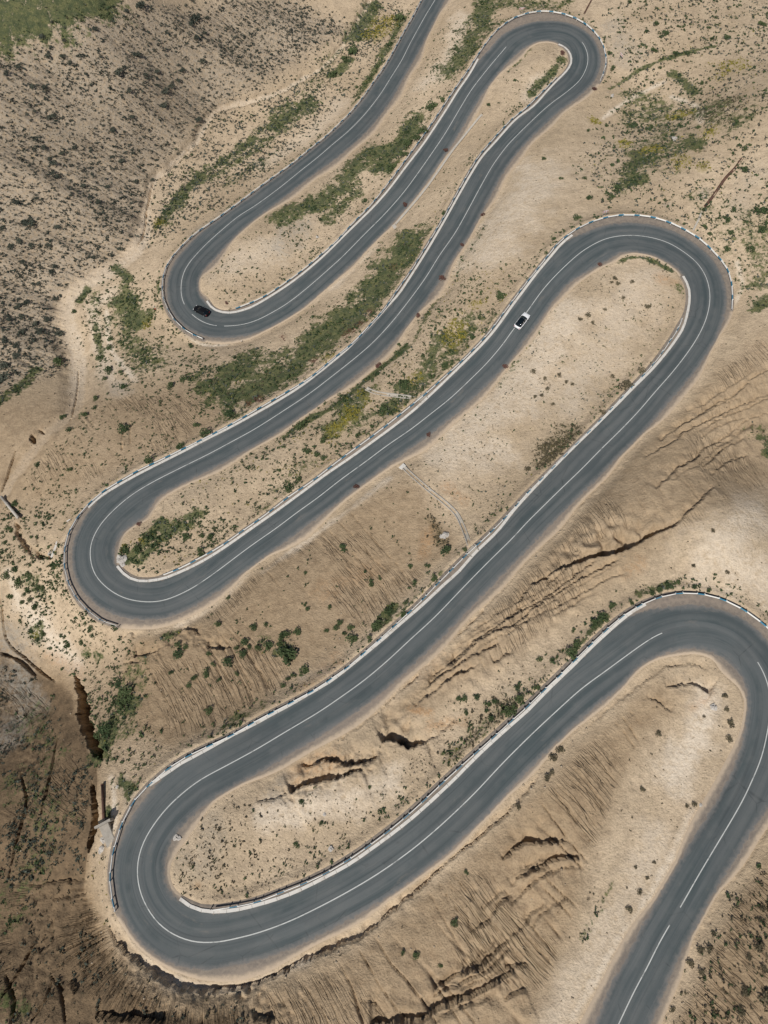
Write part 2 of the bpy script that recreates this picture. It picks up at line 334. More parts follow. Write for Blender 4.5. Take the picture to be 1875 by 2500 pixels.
# --- ledges: steep steps that face away from the sun
LEDGE = [
([(1890,893),(1838,926),(1796,964),(1751,987),(1713,1009),(1676,1032),(1646,1051),(1612,1077)],[.5,.7,.9,.6,.4]),
([(1890,958),(1834,979),(1777,1005),(1721,1032),(1676,1054),(1646,1077),(1608,1100),(1570,1119)],[.4,.6,.7,.8,.4]),
([(1890,966),(1815,1002),(1759,1024),(1702,1058)],[.3,.5,.3]),
([(1880,1010),(1820,1030),(1762,1077),(1725,1092),(1702,1119),(1676,1134),(1649,1149),(1627,1171),(1600,1194)],[.2,.4,.7,.9,.5]),
([(1838,1036),(1789,1069)],[.4,.6,.3]),
([(1815,1073),(1777,1092),(1751,1111),(1717,1141)],[.3,.6,.4]),
([(1823,1115),(1777,1130),(1736,1160)],[.3,.5,.2]),
([(1747,1186),(1717,1216),(1687,1247),(1646,1284),(1589,1310),(1551,1333),(1514,1350),(1476,1356),(1438,1367),(1401,1380),(1363,1391),(1333,1412),(1299,1431),(1258,1476)],[.7,.9,.8,1.6,4.2,4.6,3.0,1.4,.8,.4]),
([(1461,1368),(1412,1401),(1371,1431),(1325,1465),(1288,1484),(1250,1506),(1209,1533),(1164,1563),(1126,1597),(1088,1627),(1051,1661)],[.4,.6,.7,.6,.7,.8,.5]),
([(1514,1370),(1461,1393),(1408,1420),(1363,1450),(1306,1484),(1250,1529),(1190,1551),(1134,1597),(1096,1631)],[.7,.6,.7,.6,.6]),
([(1521,1401),(1457,1431),(1401,1461),(1344,1491),(1288,1514),(1250,1536)],[.3,.4,.5,.3]),
([(1216,1570),(1183,1589),(1145,1608),(1115,1627),(1077,1649),(1051,1672)],[.6,.8,.8,.5]),
([(1156,1631),(1115,1649),(1077,1676),(1039,1702),(1013,1725)],[.5,.8,.7,.5]),
([(1250,1593),(1205,1619)],[.5,.6]),
([(934,1816),(957,1806),(979,1819),(1002,1828),(1024,1819),(1043,1813)],[1.2,3.2,3.8,4.0,2.2,.8]),
([(1043,1813),(1075,1790),(1110,1760)],[.6,.4,.2]),
([(708,1938),(749,1916),(795,1909),(836,1898),(889,1879)],[1.6,2.4,2.0,1.4,.8]),
([(738,1876),(795,1858),(850,1866),(885,1862),(925,1843)],[.8,1.4,1.6,1.8,.8]),
([(625,1958),(660,1954),(700,1940)],[.2,.7,.6]),
([(1627,1680),(1657,1674),(1691,1672),(1713,1683),(1736,1698)],[.3,.9,.8,1.6]),
([(1575,1700),(1600,1715),(1640,1740)],[.2,.4,.3]),
([(1228,2101),(1250,2082),(1276,2067),(1303,2058),(1325,2060),(1348,2058),(1389,2055)],[.5,1.3,1.7,1.7,1.2,.4]),
([(1262,2151),(1273,2146),(1306,2124),(1340,2112),(1367,2097),(1416,2097)],[.6,.9,1.2,.9]),
([(1250,2165),(1288,2138),(1344,2120)],[.3,.5,.3]),
([(1250,2214),(1288,2173),(1337,2134),(1378,2120),(1423,2120)],[.4,.6,.4,.2]),
([(1250,2188),(1220,2214),(1198,2244),(1152,2282)],[.6,.8,.5]),
([(1250,2293),(1220,2323),(1190,2350),(1164,2372),(1137,2376),(1111,2395),(1058,2417)],[.5,.8,.8,.5]),
([(1250,2318),(1190,2375),(1137,2400),(1058,2441)],[.4,.7,.6,.4]),
([(1260,2366),(1213,2395),(1167,2429),(1134,2440),(1096,2455),(1058,2474),(1021,2493),(964,2505),(900,2510)],[.8,1.2,1.8,2.0,1.6,1.8]),
([(1250,2293),(1273,2267),(1299,2233),(1329,2206)],[.4,.6,.4]),
([(1295,2263),(1325,2233),(1389,2191)],[.2,.4,.2]),
([(1235,2368),(1262,2360),(1288,2353)],[.6,1.1,.5]),
([(1230,2440),(1284,2416)],[.4,.6]),
([(1337,1868),(1250,1977),(1190,2030),(1152,2063),(1096,2101),(1058,2143),(1021,2176),(983,2206),(938,2244),(904,2271),(870,2293),(832,2308),(795,2327),(749,2342),(693,2372),(625,2402),(565,2417),(490,2421),(445,2417),(396,2395),(358,2369),(320,2338),(290,2316),(271,2286),(258,2250)],[.3,.5,.7,.8,.9,.9,1.0,.9,.8,.8,.9,.6]),
([(1431,1777),(1495,1728),(1570,1668),(1627,1631),(1691,1623),(1732,1638)],[.15,.3,.35,.2]),
([(1582,1047),(1548,1092),(1495,1134),(1469,1179),(1427,1224),(1401,1247),(1352,1310),(1299,1359),(1250,1412),(1198,1472),(1134,1540),(1088,1578),(1051,1619),(1002,1668),(964,1702),(904,1755),(836,1800),(757,1841)],[.15,.35,.4,.35,.4,.5,.5,.4,.3]),
([(1875,2012),(1830,2071),(1815,2105),(1777,2139)],[.9,.8,.6,.3]),
([(324,1604),(358,1600),(384,1585)],[.8,1.1,.7]),([(300,1622),(340,1617)],[.5,.4]),
([(430,1556),(452,1535),(490,1552)],[.3,.9,.4]),
([(501,1581),(535,1586),(565,1581)],[.6,.9,.5]),
([(83,1357),(100,1356),(124,1367)],[1.2,1.6,1.2]),
([(300,1560),(318,1545),(325,1560)],[.4,.6,.3]),
([(70,2166),(130,2155),(214,2153)],[.3,.7,.3]),([(130,2200),(210,2185)],[.3,.4]),
([(80,2330),(130,2300),(135,2240)],[.4,.8,.4]),([(230,2480),(330,2490),(400,2500)],[.8,1.4,.8]),
([(150,2440),(165,2400),(190,2420)],[.5,.9,.5]),
([(620,2500),(640,2490),(670,2495)],[.6,.9,.6]),([(880,2450),(920,2458)],[.3,.4]),
]
_lr = np.random.default_rng(21)
for k in (0,1,2,3,5,8,9,10,11,12,12,9,23,25,26,27,26,27,28,22):
    P0 = np.array(spline(LEDGE[k][0],3)); n = len(P0); a = _lr.integers(0, n//3+1); b_ = n-_lr.integers(0, n//3+1)
    tt = P0[-1]-P0[0]; nn = np.array([tt[1],-tt[0]])/np.hypot(*tt)*_lr.choice([-1,1])*_lr.uniform(7,24)
    Q0 = P0[a:b_:3]+nn+_lr.normal(0,2.0,(len(P0[a:b_:3]),2))
    if len(Q0) >= 2: LEDGE.append(([tuple(q_) for q_ in Q0], [.15,.35,.3,.15]))
for P, H in LEDGE:
    W = gspl(P, .8); H = 2.0*np.array(H)**.85; r = min(9.0, 4.0+2.5*H.max())
    idx, dd, side, par = polydist(W, r)
    jag = .40*perlin(X[idx]*.8,Y[idx]*.8,41)+.30*perlin(X[idx]*1.9,Y[idx]*1.9,42)+.25*perlin(X[idx]*.35,Y[idx]*.35,43)
    h = np.interp(par, np.linspace(0,1,len(H)), H)*(.75+.7*perlin(X[idx]*.5,Y[idx]*.5,44))
    # uphill side is the one with larger base height (towards the lower right of the picture)
    up = -side*np.sign(W[-1,0]-W[0,0]+1e-9)*1.0
    v = dd*up+jag
    fadeend = sstep(0,.03,par)*sstep(0,.03,1-par)
    foot = -.68*h*np.exp(-np.clip(-v,0,None)/(.7+.5*h))
    rise = .32*np.minimum(h,1.8)*np.exp(-np.clip(v,0,None)/(1.4+1.4*h))
    prof = np.where(v < 0, foot, rise)
    Z[idx] += prof*fadeend*off2[idx]*sstep(r, r*.6, dd)

# --- broken, crumbly banks
ROUGH = [([(705,1940),(780,1905),(900,1868)],22,1.0),([(740,1872),(830,1860),(925,1842)],16,.8),([(600,2440),(660,2470),(700,2500)],30,.9),([(330,1610),(390,1585),(440,1545),(500,1570),(570,1580)],14,.8),([(300,2345),(400,2415),(520,2440),(640,2420)],9,.6),([(950,1810),(1040,1815)],12,.5),([(60,2150),(110,2300),(60,2450)],40,.5),([(40,1700),(80,1850),(60,2000)],45,.5),([(120,1610),(40,1560),(0,1480)],9,.6),([(1250,2380),(1100,2460),(950,2510)],14,.5),([(1000,1720),(930,1780)],14,.5),([(1850,2050),(1780,2150),(1700,2300)],8,.5)]
for P, rpx, st in ROUGH:
    W = gspl(P, 1.0); r = rpx*px_scale(P[len(P)//2]); idx, dd, side, par = polydist(W, r*1.3)
    k_ = st*sstep(r*1.3, r*.5, dd)*off2[idx]
    Z[idx] += k_*(.9*np.abs(perlin(X[idx]*.55,Y[idx]*.55,45))+.55*perlin(X[idx]*1.1,Y[idx]*1.1,46)+.3*perlin(X[idx]*2.2,Y[idx]*2.2,47)-.35)

# --- gullies and sink holes
CHAN = [  # points, half-width px, depth m, wall sharpness
([(184,1648),(200,1702),(207,1759),(224,1808),(247,1856)],17,17),
([(222,1915),(230,1950),(232,1999),(222,2056),(217,2084)],11,10.0),
([(377,433),(362,471),(354,516),(350,565),(331,603)],2.2,1.6),
([(478,339),(437,381),(399,418)],1.6,.9),
([(188,889),(185,945),(173,1002),(162,1030)],2.2,1.3),
([(75,1060),(81,1078)],8,4.5),([(92,1046),(105,1054)],3,1.5),
([(38,1095),(20,1150),(0,1200)],2.5,1.6),
([(38,1273),(57,1318),(83,1350),(118,1362)],12,1.8),
([(0,1452),(14,1560),(60,1605),(100,1640),(140,1668)],3.5,2.0),
([(-10,1590),(45,1612),(90,1652)],6,2.5),
([(50,1880),(62,1960),(40,2060),(20,2150)],4.5,2.6),([(140,1800),(120,1900),(100,1990)],3.5,1.8),
([(0,2440),(40,2380),(85,2300)],4,2.2),([(160,2500),(150,2430),(120,2380)],3.5,2.0),
([(20,2520),(30,2440),(10,2380)],5,2.4),
([(300,1050),(298,1090),(296,1115)],1.6,.7),([(316,1030),(318,1090)],1.6,.7),
([(70,2500),(110,2440),(125,2390)],4,1.4),
]
DEEP = np.zeros(len(X))
for P, hwpx, dep in CHAN:
    W = gspl(P, .5); sc = px_scale(P[len(P)//2]); w = hwpx*sc; r = w*1.8+1.2
    idx, dd, side, par = polydist(W, r)
    ww = w*np.clip(np.sin(np.pi*par),0,1)**.55*(1+.7*perlin(par*9+W[0,0],par*0+.3,53))
    dn = dd+w*.5*perlin(X[idx]*.6,Y[idx]*.6,51)+w*.35*perlin(X[idx]*1.7,Y[idx]*1.7,52)
    dpt = dep*sstep(ww*1.05, ww*.72, dn)*(.7+.5*perlin(X[idx]*.4,Y[idx]*.4,54))*sstep(0,.06,par)*sstep(0,.06,1-par)*sstep(0,2,OVR[idx])
    Z[idx] -= dpt; DEEP[idx] = np.maximum(DEEP[idx], dpt)
WASH = [(904,0),(881,38),(851,83),(825,124),(787,158),(738,188),(681,222),(625,241),(565,252),(535,256),(501,294),(478,339),(437,381),(399,418),(377,433),(362,471),(354,516),(350,565),(331,603),(301,629),(264,655),(211,681),(170,712),(151,749),(158,791),(177,836),(188,889),(185,945),(173,1002),(113,1051),(75,1100),(38,1152),(8,1205)]
WW = gspl(WASH, 1.0)
idx, dd, side, wpar = polydist(WW, 9.0)
wash = np.zeros(len(X)); wd = np.interp(wpar,[0,.3,.5,.6,.75,1],[.6,.7,.8,2.6,2.4,1.2])
dn = dd+.8*perlin(X[idx]*.4,Y[idx]*.4,55)
wash[idx] = sstep(wd*1.5, wd*.6, dn)
Z[idx] -= .9*sstep(wd*2.6, wd*.5, dn)*sstep(0,3,OVR[idx])

# far skirt: flatten
far = sstep(0, 1, np.maximum((np.abs(X)-hw.repeat(len(xn)))/400, np.maximum((Y-262)/600, (-48-Y)/500)))
Z = Z*(1-far)+(-20)*far
# keep the bed of the road formation below the paved surface
Z = np.where(OVR < .45, np.minimum(Z, road_z(cx, cy)-.10-.10*sstep(.45,-.8,OVR)), Z)

def zat(x, y):
    """height of the finished ground (nearest lattice vertex)"""
    x = np.atleast_1d(x); y = np.atleast_1d(y)
    j = np.clip(np.searchsorted(ys, y), 1, len(ys)-1); j = np.where(y-ys[j-1] < ys[j]-y, j-1, j)
    u = x/hw[j]; i = np.clip(np.searchsorted(xn, u), 1, len(xn)-1); i = np.where(u-xn[i-1] < xn[i]-u, i-1, i)
    return Z.reshape(SH)[j, i]

# ------------------------------------------------------------------ ground cover masks
def strokes(lst, grow=1.0):
    out = np.zeros(len(X))
    for P, rpx, st in lst:
        if len(P) == 1: P = [P[0], (P[0][0]+3, P[0][1]+3)]
        W = gspl(P, .8); r = grow*rpx*px_scale(P[len(P)//2])
        idx, dd, side, par = polydist(W, r*2.2)
        dn = dd+r*1.0*fbm(X[idx]*.2,Y[idx]*.2,61,4)
        out[idx] = np.maximum(out[idx], st*sstep(r*1.75, r*.05, dn))
    return out
GREEN = [([(-30,68),(60,52),(130,36),(250,-10)],30,1.0),([(-30,20),(150,0)],28,1.0),
([(1100,860),(1000,960),(860,1040)],24,.62),([(1150,780),(1080,900)],24,.55),([(300,760),(330,850),(380,890)],30,.55),([(220,720),(260,800)],18,.4),([(1560,250),(1620,300),(1580,400)],42,.5),([(1830,560),(1850,680)],30,.5),
([(420,1290),(340,1370)],12,.8),([(700,1000),(620,1010),(540,1020)],14,.5),([(330,1640),(300,1760)],30,.5),([(820,130),(700,280),(560,400)],22,.35),([(1700,480),(1820,620)],22,.35),([(1180,560),(1060,740)],10,.3),
([(911,19),(866,90)],17,.9),([(851,151),(810,185)],11,.9),([(738,256),(663,309)],27,.85),([(625,339),(565,380),(490,426),(452,475),(396,542)],13,.85),
([(985,40),(950,110),(905,190),(870,245)],9,.8),([(660,330),(600,380),(520,430)],14,.6),([(640,390),(560,450)],18,.45),
([(1020,294),(964,358),(889,377),(836,452),(776,490),(689,524)],21,.95),([(1000,313),(934,414)],19,.95),([(870,470),(790,540)],12,.7),
([(1190,-10),(1164,75),(1107,170)],27,.8),([(1230,0),(1290,15),(1370,15)],18,.6),
([(1372,150),(1300,230)],9,.9),([(1290,118),(1262,150),(1240,175)],7,.7),
([(1589,282)],40,.6),([(1559,377),(1544,444)],26,.85),([(1683,350)],24,.85),([(1627,377),(1600,300)],30,.5),([(1735,262),(1800,290)],32,.55),([(1646,180),(1702,226)],9,.9),
([(1491,215),(1589,158),(1664,132),(1740,113)],5,.8),([(1853,527),(1830,600)],30,.45),([(1815,700),(1875,690)],13,.7),([(1853,750),(1880,730)],13,.8),([(1760,500)],16,.4),
([(1000,585),(964,644),(907,719),(851,776),(776,832),(700,907),(625,945),(570,965)],36,1),([(603,889),(527,953)],36,.95),([(500,905),(470,925)],14,.7),
([(301,738),(331,776)],28,1),([(282,648),(313,681)],9,1),([(313,828),(358,866)],26,.6),([(211,704),(192,727)],8,.9),([(233,794),(249,870)],7,.7),([(390,680),(400,760)],8,.8),([(87,904),(41,953)],11,.9),([(20,960),(0,985)],9,.9),
([(994,847),(896,926),(821,990),(753,1024),(693,1066)],7.5,1),([(889,964),(813,1050)],22,.8),([(945,994)],25,.85),([(990,941)],18,.9),([(1077,825),(1051,889)],18,.8),([(1152,802)],16,.7),([(1120,880),(1060,930)],9,.7),([(1180,820),(1210,770)],9,.6),([(1000,850),(1080,700)],5,.6),
([(396,1273),(339,1337),(316,1363)],11,1),([(490,1258),(450,1280)],16,.8),([(520,1330)],14,.35),([(640,1250),(760,1120)],20,.35),
([(1344,753),(1280,851)],5.5,.95),([(1450,659),(1495,640),(1570,629),(1642,661)],5.5,.95),([(1657,700)],11,.6),([(1270,870),(1220,930),(1090,1010)],8,.4),
([(693,1589)],16,.9),([(919,1532),(955,1490)],10,.9),([(1077,1400),(972,1510)],6,.8),([(640,1560)],18,.4),
([(1476,1506),(1401,1597)],8,.9),([(1640,1425),(1560,1450)],8,.7),([(1270,1700),(1100,1850)],16,.4),
([(320,1702)],26,.9),([(271,1777),(240,1840)],22,.9),([(245,1600),(211,1597)],11,.8),([(94,1544)],16,.6),([(100,1440),(60,1410)],16,.5),
([(40,1900),(120,1990),(40,2200)],40,.36),([(50,1730),(130,1850)],30,.36),([(295,1905),(320,1930)],12,.8),([(265,1970),(262,2010)],6,.95),
([(60,2230),(20,2260)],16,.5),([(20,2440),(60,2480)],22,.45),([(560,1770),(640,1720)],10,.5),([(430,1545),(400,1560)],8,.8),([(1500,2150),(1420,2290)],7,.4),([(1860,1070),(1880,1090)],22,.8)]
YELLOW = [([(938,53),(915,85)],17,.9),([(390,540)],9,.7),([(1653,279)],13,.8),([(1585,365)],12,.8),([(1668,392)],14,.8),([(1732,320)],12,.8),([(1521,346)],11,.6),([(1780,165)],24,.35),([(1715,405)],10,.6),([(1450,292)],9,.6),
([(362,791)],9,.9),([(1107,806),(1100,830)],17,.85),([(820,1050),(860,1010)],14,.8),([(1010,925)],10,.7),([(980,1000)],8,.6),([(1165,740)],12,.5),([(1030,640),(985,700)],6,.7),([(300,1337)],7,.9),([(343,1318)],4,1),([(800,870)],10,.6),([(480,1170)],5,.8),([(265,2000)],4,.7),([(85,1545)],6,.6),([(1170,540),(1220,360)],5,.4),([(880,960),(900,980)],9,.7)]
OLIVE = [([(1389,1058),(1344,1115)],26,1),([(1060,1270),(1080,1320)],12,.6),([(1170,1770),(1230,1720),(1120,1850)],20,.35),([(560,2060),(470,2150)],60,.12),([(1760,265)],40,.3)]
REDS = [([(690,822)],8,.6),([(764,881)],7,.7),([(845,818),(880,790)],9,.55),([(635,975)],9,.7),([(960,650)],7,.5),([(900,760)],8,.4),([(603,985)],7,.5)]
GREY = [([(740,550),(690,590)],32,.55),([(1500,60),(1530,140)],26,.5),([(1560,130)],18,.5),([(560,505),(470,570)],16,.5),([(430,2050),(480,2120),(520,2020)],28,.35),([(90,890),(120,860)],14,.5),([(300,945)],20,.35),([(1360,1000),(1420,930)],40,.15),([(1720,470),(1715,480)],9,.5),([(1630,500)],8,.6),([(1850,420),(1800,520)],30,.3),([(660,1940),(690,1900)],20,.5),([(300,1370)],10,.5),([(300,1905),(330,1960)],14,.6),([(740,1655),(800,1640)],12,.4),([(1250,1690)],22,.3),([(30,1560),(60,1700),(20,1800)],40,.7),([(360,1180),(300,1150)],10,.3)]
PALE = [([(1470,290),(1540,240),(1620,200)],6,.9),([(1640,235),(1700,260),(1710,300)],6,.8),([(1700,1990),(1560,2230),(1400,2480)],14,.6),([(1790,740),(1812,700),(1800,640)],6,.7),([(390,700),(440,800),(520,845),(640,800)],5,.8),([(260,760),(270,850),(330,930)],8,.8),([(640,1400),(820,1270),(950,1170)],8,.6),([(1320,420),(1180,620),(1260,520)],60,.5),([(1380,760),(1250,960),(1100,1090),(1200,1100)],60,.5),([(1560,700),(1450,860),(1380,960)],60,.35),([(1830,1250),(1750,1350),(1830,1400)],70,.5),([(1730,1700),(1700,1800),(1640,1900)],34,.7),([(1600,2050),(1500,2250),(1400,2400),(1350,2500)],40,.35),
([(1130,40),(1090,160),(1040,200)],26,.5),([(700,720),(800,700),(900,600)],20,.4),([(900,560),(1020,420),(1090,330)],26,.35),([(650,1990),(800,1960),(950,1910)],36,.55),([(1330,190),(1290,240)],20,.4),([(560,650),(660,610)],40,.35),([(60,1480),(130,1560),(180,1620)],26,.8),([(20,1400),(60,1500)],14,.6),([(270,720),(230,760),(260,900),(300,960)],20,.5),([(270,1900),(280,1960),(270,2100)],8,.8),([(830,250),(760,330),(640,400)],26,.3),([(330,2290),(410,2390),(560,2405),(750,2340)],12,.5),
([(600,1400),(500,1480),(440,1520)],14,.5)]
ORANGE = [([(1020,1640),(1080,1600)],20,.2),([(1050,1740),(1000,1730)],9,.7),([(1725,1950),(1690,2010)],8,.6),([(1690,1730),(1740,1690)],9,.4),([(800,1440),(900,1400)],30,.25),([(820,1620),(740,1690)],24,.4),([(820,1850),(720,1890)],26,.45),([(1060,1280),(1030,1360)],14,.5),([(480,2160)],10,.5),([(1650,690),(1612,680)],12,.5),([(1090,1190),(1130,1220)],14,.5),([(1530,1400),(1560,1380)],18,.4),([(1700,362)],10,.6),([(1130,1760),(1050,1770)],14,.5),([(190,1640),(120,1600)],16,.4)]
g_green, g_yel, g_olive, g_red, g_grey, g_pale, g_or = [strokes(v, g_)*sstep(-.2,1.0,OVR) for v, g_ in ((GREEN,1.42),(YELLOW,1.4),(OLIVE,1.2),(REDS,1.3),(GREY,1.1),([(p_,r_,min(1,1.3*v_)) for p_,r_,v_ in PALE],1.0),(ORANGE,1.0))]
g_pale = np.maximum(g_pale, .55*wash); g_grey = np.maximum(g_grey, .5*mhill*(1-wash))
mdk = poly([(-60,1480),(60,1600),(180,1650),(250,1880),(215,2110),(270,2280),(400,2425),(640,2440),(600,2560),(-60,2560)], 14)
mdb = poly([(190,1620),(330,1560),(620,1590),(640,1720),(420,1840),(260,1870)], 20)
mlw = poly([(-60,960),(180,960),(500,930),(580,1030),(340,1150),(180,1230),(60,1250),(-60,1250)], 24)
g_brown = np.clip(np.minimum(.72*m45+.5*mdb,.84)+.6*m56+.78*m67+1.0*mdk+.6*np.maximum(mlm,mlw)+.84*mrb+1.0*mll+.42*mhill, 0, 1)*sstep(0,3,OVR)  # brown earth mask; slope shade and lower-left darkness painted along with it
# terrain heights as a grid
Zg = Z.reshape(SH)

# ------------------------------------------------------------------ materials
def newmat(name):
    m = bpy.data.materials.new(name); m.use_nodes = True
    nt = m.node_tree; b = nt.nodes['Principled BSDF']; return m, nt, b
class NT:
    def __init__(s, nt): s.nt = nt
    def n(s, t, **kw):
        o = s.nt.nodes.new(t)
        for k, v in kw.items(): setattr(o, k, v)
        return o
    def link(s, a, b): s.nt.links.new(a, b)
    def attr(s, name): return s.n('ShaderNodeAttribute', attribute_name=name)
    def noise(s, scale, detail=3, rough=.55, vec=None, dim='3D'):
        o = s.n('ShaderNodeTexNoise'); o.noise_dimensions = dim
        o.inputs['Scale'].default_value = scale; o.inputs['Detail'].default_value = detail; o.inputs['Roughness'].default_value = rough
        if vec is not None: s.link(vec, o.inputs['Vector'])
        return o.outputs[0]
    def ramp(s, fac, a, b):
        o = s.n('ShaderNodeMapRange'); o.interpolation_type = 'SMOOTHSTEP'
        o.inputs['From Min'].default_value = a; o.inputs['From Max'].default_value = b
        s.link(fac, o.inputs['Value']); return o.outputs[0]
    def lerp(s, fac, lo, hi):
        o = s.n('ShaderNodeMapRange'); o.inputs['To Min'].default_value = lo; o.inputs['To Max'].default_value = hi
        s.link(fac, o.inputs['Value']); return o.outputs[0]
    def math(s, op, a, b=None):
        o = s.n('ShaderNodeMath', operation=op)
        for k, v in enumerate((a, b)):
            if v is None: continue
            if isinstance(v, (int, float)): o.inputs[k].default_value = v
            else: s.link(v, o.inputs[k])
        return o.outputs[0]
    def mix(s, fac, a, b, mode='MIX'):
        o = s.n('ShaderNodeMix', data_type='RGBA', blend_type=mode)
        if isinstance(fac, (int, float)): o.inputs[0].default_value = fac
        else: s.link(fac, o.inputs[0])
        for k, v in ((6, a), (7, b)):
            if isinstance(v, tuple): o.inputs[k].default_value = (*v, 1) if len(v) == 3 else v
            else: s.link(v, o.inputs[k])
        return o.outputs[2]
    def gray(s, v):
        o = s.n('ShaderNodeCombineColor')
        for k in range(3): s.link(v, o.inputs[k])
        return o.outputs[0]
    def bump(s, h, strength, dist, bsdf):
        o = s.n('ShaderNodeBump'); o.inputs['Strength'].default_value = strength; o.inputs['Distance'].default_value = dist
        s.link(h, o.inputs['Height']); s.link(o.outputs[0], bsdf.inputs['Normal'])

def mat_terrain():
    m, nt, b = newmat('dry_earth'); t = NT(nt)
    pos = t.n('ShaderNodeNewGeometry').outputs['Position']
    A = t.n('ShaderNodeSeparateColor'); t.link(t.attr('cover_a').outputs['Color'], A.inputs[0])
    B = t.n('ShaderNodeSeparateColor'); t.link(t.attr('cover_b').outputs['Color'], B.inputs[0])
    Cc = t.n('ShaderNodeSeparateColor'); t.link(t.attr('cover_c').outputs['Color'], Cc.inputs[0])
    rq = t.attr('rill_uv').outputs['Vector']
    n1 = t.noise(.05, 4, .6, pos); n2 = t.noise(.6, 4, .6, pos); n3 = t.noise(3.2, 3, .6, pos); n4 = t.noise(1.35, 5, .7, pos)
    c = t.mix(t.ramp(n1,.36,.64), (.585,.462,.322), (.48,.372,.25))
    c = t.mix(t.math('MULTIPLY', t.ramp(n2,.42,.68),.6), c, (.385,.298,.205))
    c = t.mix(t.math('MULTIPLY', B.outputs[0], t.ramp(t.math('ADD', t.math('MULTIPLY', n4, .6), t.math('MULTIPLY', n2, .4)),.30,.55)), c, (.72,.615,.485))                      # pale silt
    c = t.mix(B.outputs[1], c, t.mix(t.ramp(n2,.35,.7), (.37,.268,.165), (.275,.193,.115)))   # brown slopes; shade of faces turned from the sun painted in
    c = t.mix(t.math('MULTIPLY', t.ramp(B.outputs[1],.86,1.0), .85), c, t.mix(t.ramp(n2,.35,.7), (.185,.128,.076), (.105,.076,.048)))   # dark earth, mostly lower left; the corner's shade is painted in
    c = t.mix(t.math('MULTIPLY', B.outputs[2], t.ramp(n4,.35,.6)), c, (.42,.235,.11))      # ochre
    c = t.mix(t.math('MULTIPLY', A.outputs[2], t.ramp(n4,.3,.6)), c, (.315,.295,.255))        # grey gravel
    # thin dry grass speckle everywhere
    sp = t.noise(2.3, 4, .75, pos)
    c = t.mix(t.math('MULTIPLY', t.math('MULTIPLY', t.ramp(sp,.54,.66), Cc.outputs[2]),.7), c, (.20,.165,.105))
    rl = t.noise(1.0, 2, .5, rq)
    lines = t.math('SUBTRACT', 1.0, t.ramp(t.math('ABSOLUTE', t.math('SUBTRACT', rl, .5)), 0.0, .035))
    # olive, red, green, yellow growth
    c = t.mix(t.math('MULTIPLY', Cc.outputs[0], t.ramp(n4,.36,.56)), c, t.mix(t.ramp(n3,.4,.6),(.085,.075,.034),(.14,.115,.055)))
    gn = t.math('ADD', t.math('MULTIPLY', t.math('SUBTRACT', n4, .5), 2.0), t.math('MULTIPLY', t.math('SUBTRACT', n2, .5), 1.3))
    gfac = t.math('MULTIPLY', t.ramp(t.math('ADD', A.outputs[0], t.math('MULTIPLY', gn, t.ramp(A.outputs[0], 0.0, .25))), .27, .68), .93)
    gcol = t.mix(t.ramp(n2,.35,.65), (.042,.068,.028), t.mix(t.ramp(n3,.3,.7),(.078,.108,.036),(.175,.165,.075)))
    c = t.mix(gfac, c, gcol)
    c = t.mix(t.math('MULTIPLY', Cc.outputs[1], t.ramp(n4,.42,.6)), c, (.16,.038,.022))
    c = t.mix(t.math('MULTIPLY', A.outputs[1], t.ramp(n4,.42,.58)), c, (.27,.23,.06))
    grain = t.math('MULTIPLY', t.lerp(n3, .74, 1.26), t.lerp(n4, .86, 1.14))
    c = t.mix(1.0, c, t.gray(grain), 'MULTIPLY')
    t.link(c, b.inputs['Base Color']); b.inputs['Roughness'].default_value = .95
    b.inputs['Specular IOR Level'].default_value = .15
    h = t.math('ADD', t.math('MULTIPLY', n3, .14), t.math('MULTIPLY', n4, .30))
    h = t.math('SUBTRACT', h, t.math('MULTIPLY', t.math('MULTIPLY', lines, t.attr('rill_mask').outputs['Fac']), .6))
    t.bump(h, .9, 1.0, b)
    return m

